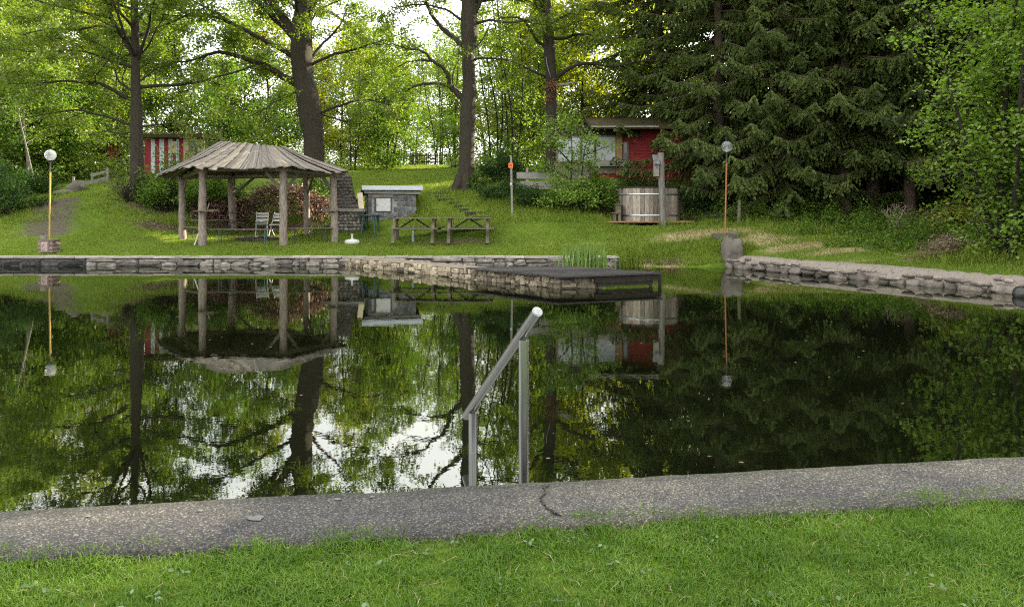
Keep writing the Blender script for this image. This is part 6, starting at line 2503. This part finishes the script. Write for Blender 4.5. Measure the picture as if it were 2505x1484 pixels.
# tall weeds and grass on the right bank
n = NM()
def weed_patch(N, cx, cy, rx, ry, h0, h1, wd, lean=.35):
    a = rng.uniform(0, 2 * PI, N)
    r = np.sqrt(rng.random(N))
    x, Y = cx + np.cos(a) * r * rx, cy + np.sin(a) * r * ry
    k = pond_sd(x, Y) < -.5
    x, Y = x[k], Y[k]
    blades(n, np.stack([x, Y, land(x, Y) - .01], 1), rng.uniform(h0 * .6, h1, len(x)) * (.65 + .5 * vnoise(x, Y, 1.6, 3)).clip(.35, 1.1), wd * .8, lean * 1.5)
for px, Y, rx, ry, N, h0, h1 in ((2470, 17.6, 1.0, .9, 1500, .25, .6), (2400, 18.0, .9, .8, 1100, .2, .5), (2330, 18.8, 1.0, .7, 900, .15, .38), (2230, 20.6, 1.6, .9, 700, .12, .35), (2120, 22.5, 1.5, .8, 600, .15, .4), (2000, 24.2, 1.7, .8, 800, .15, .45),
                             (1880, 25.3, 1.6, .6, 800, .15, .45), (1740, 26.2, 1.3, .4, 900, .12, .4), (1630, 25.9, .3, .2, 130, .15, .4), (1560, 26.0, 1.2, .2, 160, .08, .2), (1480, 25.8, 1.0, .5, 300, .1, .4), (1765, 22.9, .28, .3, 520, .2, .55), (1825, 22.6, .22, .25, 380, .2, .5), (1560, 22.9, .7, .3, 500, .12, .4), (1650, 22.9, .9, .3, 500, .1, .28), (60, 27.4, 1.0, .5, 600, .15, .35), (440, 28.2, .9, .5, 600, .15, .4), (905, 26.9, .6, .25, 240, .12, .35), (1190, 25.8, .5, .3, 200, .08, .25)):
    weed_patch(N, X_(px, Y), Y, rx, ry, h0, h1, rng.uniform(.006, .011))
tag(n.build('tall_grass', M['blade_lawn']), 'tall rough grass on the right bank', 'grass', kind='stuff')
n = NM()
C = []
for px, Y, rx, ry, N, hh in ((1900, 26.2, 1.9, .8, 5200, .7), (2060, 25.2, 2.0, .9, 6000, .75), (2200, 23.2, 1.9, 1.1, 6500, .75), (2330, 21.0, 1.5, 1.0, 4800, .75), (2260, 20.8, 1.6, .9, 3600, .42), (2150, 21.7, 1.6, .7, 3200, .36), (2010, 23.9, 1.5, .6, 2600, .4), (1750, 27.5, 1.6, .6, 2400, .5), (2440, 20.0, 1.3, .8, 2200, .7), (1930, 27.3, 2.2, .7, 2400, .8), (2100, 26.6, 2.0, .6, 2000, .6)):
    a = rng.uniform(0, 2 * PI, N)
    r = np.sqrt(rng.random(N))
    x, y = X_(px, Y) + np.cos(a) * r * rx, Y + np.sin(a) * r * ry
    v = vnoise(x, y, 1.7, 9)
    z = land(x, y) + rng.random(N) * hh * np.clip(.45 + 1.5 * v, .06, 1.35)
    k = pond_sd(x, y) < -.7
    C.append(np.stack([x, y, z], 1)[k])
C = np.concatenate(C)
n.leaves(C, .07 * rng.uniform(.5, 1.4, len(C)), up=.6)
tag(n.build('undergrowth', M['leaf_shrub']), 'leafy brambles and nettles under the spruces', 'undergrowth', kind='stuff')
# undergrowth hiding the forest foot behind the lawn
n = NM()
C = []
for px, Y, rx, N, hh in ((0, 37, 4, 3500, 1.6), (120, 36, 3, 3000, 1.5), (230, 41, 3, 2500, 1.6), (320, 37, 2.5, 2500, 1.4), (560, 39, 3, 3000, 1.8), (680, 41, 3, 3000, 1.8), (800, 46, 2.6, 1500, 1.0), (880, 49, 1.6, 900, .6), (1130, 55, 1.2, 1000, .9), (1200, 40, 2.2, 2600, 1.8), (1290, 38, 2.2, 2600, 2.2), (1340, 34, 1.6, 2400, 2.2)):
    x = X_(px, Y) + rng.normal(size=N) * rx * .5
    y = Y + rng.normal(size=N) * .9
    v = vnoise(x, y, .8, 4)
    C.append(np.stack([x, y, land(x, y) + rng.random(N) * hh * np.clip(.7 + v, .15, 1.2)], 1))
C = np.concatenate(C)
n.leaves(C, .13 * rng.uniform(.5, 1.4, len(C)), up=.5)
tag(n.build('forest_undergrowth', M['leaf_young']), 'leafy undergrowth at the foot of the trees behind the lawn', 'undergrowth', kind='stuff')
# leaf litter
n = NM()
C = []
for px, Y, rx, ry, N in ((400, 27.6, 1.7, .6, 900), (370, 29, 1.6, .9, 600), (640, 28.7, 3.2, .7, 1500), (1135, 30.7, 1.3, .5, 300), (660, 26.8, 1.6, .8, 300), (860, 25.7, .8, .3, 120), (1640, 22.6, .5, .25, 500), (1570, 22.75, .5, .2, 350)):
    x = X_(px, Y) + rng.normal(size=N) * rx * .5
    y = Y + rng.normal(size=N) * ry * .5
    k = pond_sd(x, y) < -.02
    x, y, = x[k], y[k]
    C.append(np.stack([x, y, land(x, y) + .02 + rng.random(len(x)) * .02], 1))
C = np.concatenate(C)
n.leaves(C, .06 * rng.uniform(.5, 1.3, len(C)), up=1.5)
tag(n.build('leaf_litter', M['leaf_litter']), 'brown fallen leaves scattered round the gazebo', 'fallen leaves', kind='stuff')

# reeds
def reed(px, Y, rx, N, h0, h1, wd, label, cat, name, mat='reed', z0=-.15):
    x = X_(px, Y)
    nn = NM()
    P = np.stack([x + rng.normal(size=N) * rx, Y + rng.normal(size=N) * rx * .5, np.full(N, z0)], 1)
    blades(nn, P, rng.uniform(h0, h1, N), rng.uniform(wd * .7, wd * 1.2, N), .16)
    tag(nn.build(name, M[mat], loc=(x, Y, 0)), label, cat)
reed(1428, 20.8, .24, 280, .6, 1.0, .019, 'clump of upright green iris reeds in the water behind the black deck', 'reeds', 'reed_clump')
reed(1548, 22.3, .15, 140, .3, .75, .009, 'thin tuft of rushes at the end of the far pond wall', 'rushes', 'rush_clump', 'blade_lawn', 0)

# floating specks on the water
n = NM()
x, y = scatter(420, -12, 9, 5, 21)
k = pond_sd(x, y) > .4
C = np.stack([x[k], y[k], np.full(k.sum(), .004)], 1)
for c in C:
    r = rng.uniform(.006, .022)
    a = np.arange(5) * 2 * PI / 5
    n.add(np.stack([c[0] + np.cos(a) * r, c[1] + np.sin(a) * r * .8, np.full(5, c[2])], 1), [list(range(5))])
tag(n.build('floating_debris', M['leaf_litter']), 'tiny bits of leaf floating on the pond', 'debris', kind='stuff')
DENOISE = False
# ------------------------------------------------------------------ sky, sun, camera
SUN_EL, SUN_AZ = 25.0, 54.0                       # azimuth: degrees to the right of the view axis (+Y)
wd = bpy.data.worlds.new('World')
scene.world = wd
wd.use_nodes = True
nt = wd.node_tree
nt.nodes.clear()
out = nt.nodes.new('ShaderNodeOutputWorld')
bg = nt.nodes.new('ShaderNodeBackground')
sky = nt.nodes.new('ShaderNodeTexSky')
sky.sky_type = 'NISHITA'
sky.sun_disc = False
sky.sun_elevation = math.radians(SUN_EL)
sky.sun_rotation = math.radians(SUN_AZ)
sky.air_density = 1.0
sky.dust_density = 2.0
sky.ozone_density = 1.0
tcn = nt.nodes.new('ShaderNodeTexCoord')
mp = nt.nodes.new('ShaderNodeMapping')
mp.inputs['Scale'].default_value = (1.6, 1.6, 3.5)
nz = nt.nodes.new('ShaderNodeTexNoise')
nz.inputs['Scale'].default_value = 2.0
nz.inputs['Detail'].default_value = 6
nz.inputs['Roughness'].default_value = .6
rp = nt.nodes.new('ShaderNodeValToRGB')
rp.color_ramp.elements[0].position = .30
rp.color_ramp.elements[1].position = .62
hsv = nt.nodes.new('ShaderNodeHueSaturation')
hsv.inputs['Saturation'].default_value = .4
mxc = nt.nodes.new('ShaderNodeMix')
mxc.data_type = 'RGBA'
sc_ = nt.nodes.new('ShaderNodeMath')
sc_.operation = 'MULTIPLY'
sc_.inputs[1].default_value = .75
L = nt.links.new
L(tcn.outputs['Generated'], mp.inputs['Vector'])
L(mp.outputs['Vector'], nz.inputs['Vector'])
L(nz.outputs['Fac'], rp.inputs['Fac'])
L(rp.outputs['Color'], sc_.inputs[0])
L(sky.outputs['Color'], hsv.inputs['Color'])
L(sc_.outputs['Value'], mxc.inputs[0])
L(hsv.outputs['Color'], mxc.inputs[6])
# thin bright cloud veil, brighter overhead than near the horizon
spx = nt.nodes.new('ShaderNodeSeparateXYZ')
L(tcn.outputs['Generated'], spx.inputs['Vector'])
vr = nt.nodes.new('ShaderNodeMapRange')
vr.inputs['From Min'].default_value = 0
vr.inputs['From Max'].default_value = .9
vr.inputs['To Min'].default_value = 3.6
vr.inputs['To Max'].default_value = 10.0
L(spx.outputs['Z'], vr.inputs['Value'])
vsc = nt.nodes.new('ShaderNodeVectorMath')
vsc.operation = 'SCALE'
vsc.inputs[0].default_value = (1.0, .97, .90)
L(vr.outputs['Result'], vsc.inputs['Scale'])
L(vsc.outputs['Vector'], mxc.inputs[7])
L(mxc.outputs[2], bg.inputs['Color'])
bg.inputs['Strength'].default_value = .13
L(bg.outputs['Background'], out.inputs['Surface'])

sl = bpy.data.lights.new('sun', 'SUN')
sl.energy = 5.0
sl.angle = math.radians(.5)
sl.color = (1.0, .86, .62)
so = bpy.data.objects.new('sun', sl)
COL.objects.link(so)
el, az = math.radians(SUN_EL), math.radians(SUN_AZ)
dirn = Vector((math.sin(az) * math.cos(el), math.cos(az) * math.cos(el), math.sin(el)))     # towards the sun
so.rotation_euler = dirn.to_track_quat('Z', 'Y').to_euler()

cam = bpy.data.cameras.new('camera')
co = bpy.data.objects.new('camera', cam)
COL.objects.link(co)
co.location = (0, 0, HC)
co.rotation_euler = (math.radians(90), 0, 0)
cam.sensor_width = 36
cam.lens = F / 2504 * 36
cam.shift_y = -(742 - YH) / 2504
cam.clip_start = .05
cam.clip_end = 2000
scene.camera = co

vs = scene.view_settings
scene.display_settings.display_device = 'sRGB'
vs.view_transform = 'Standard'
vs.look = 'None'
vs.exposure = 2.25
vs.gamma = 1
vs.use_curve_mapping = False
cy = scene.cycles
cy.max_bounces = 7
cy.diffuse_bounces = 3
cy.glossy_bounces = 3
cy.transmission_bounces = 4
cy.transparent_max_bounces = 8
cy.use_denoising = scene.cycles.samples < 64 if False else DENOISE
cy.denoiser = 'OPENIMAGEDENOISE'
cy.use_adaptive_sampling = True
cy.adaptive_threshold = .006
cy.pixel_filter_type = 'BLACKMAN_HARRIS'
cy.filter_width = 1.15
cy.sample_clamp_indirect = 6
cy.caustics_reflective = False
cy.caustics_refractive = False
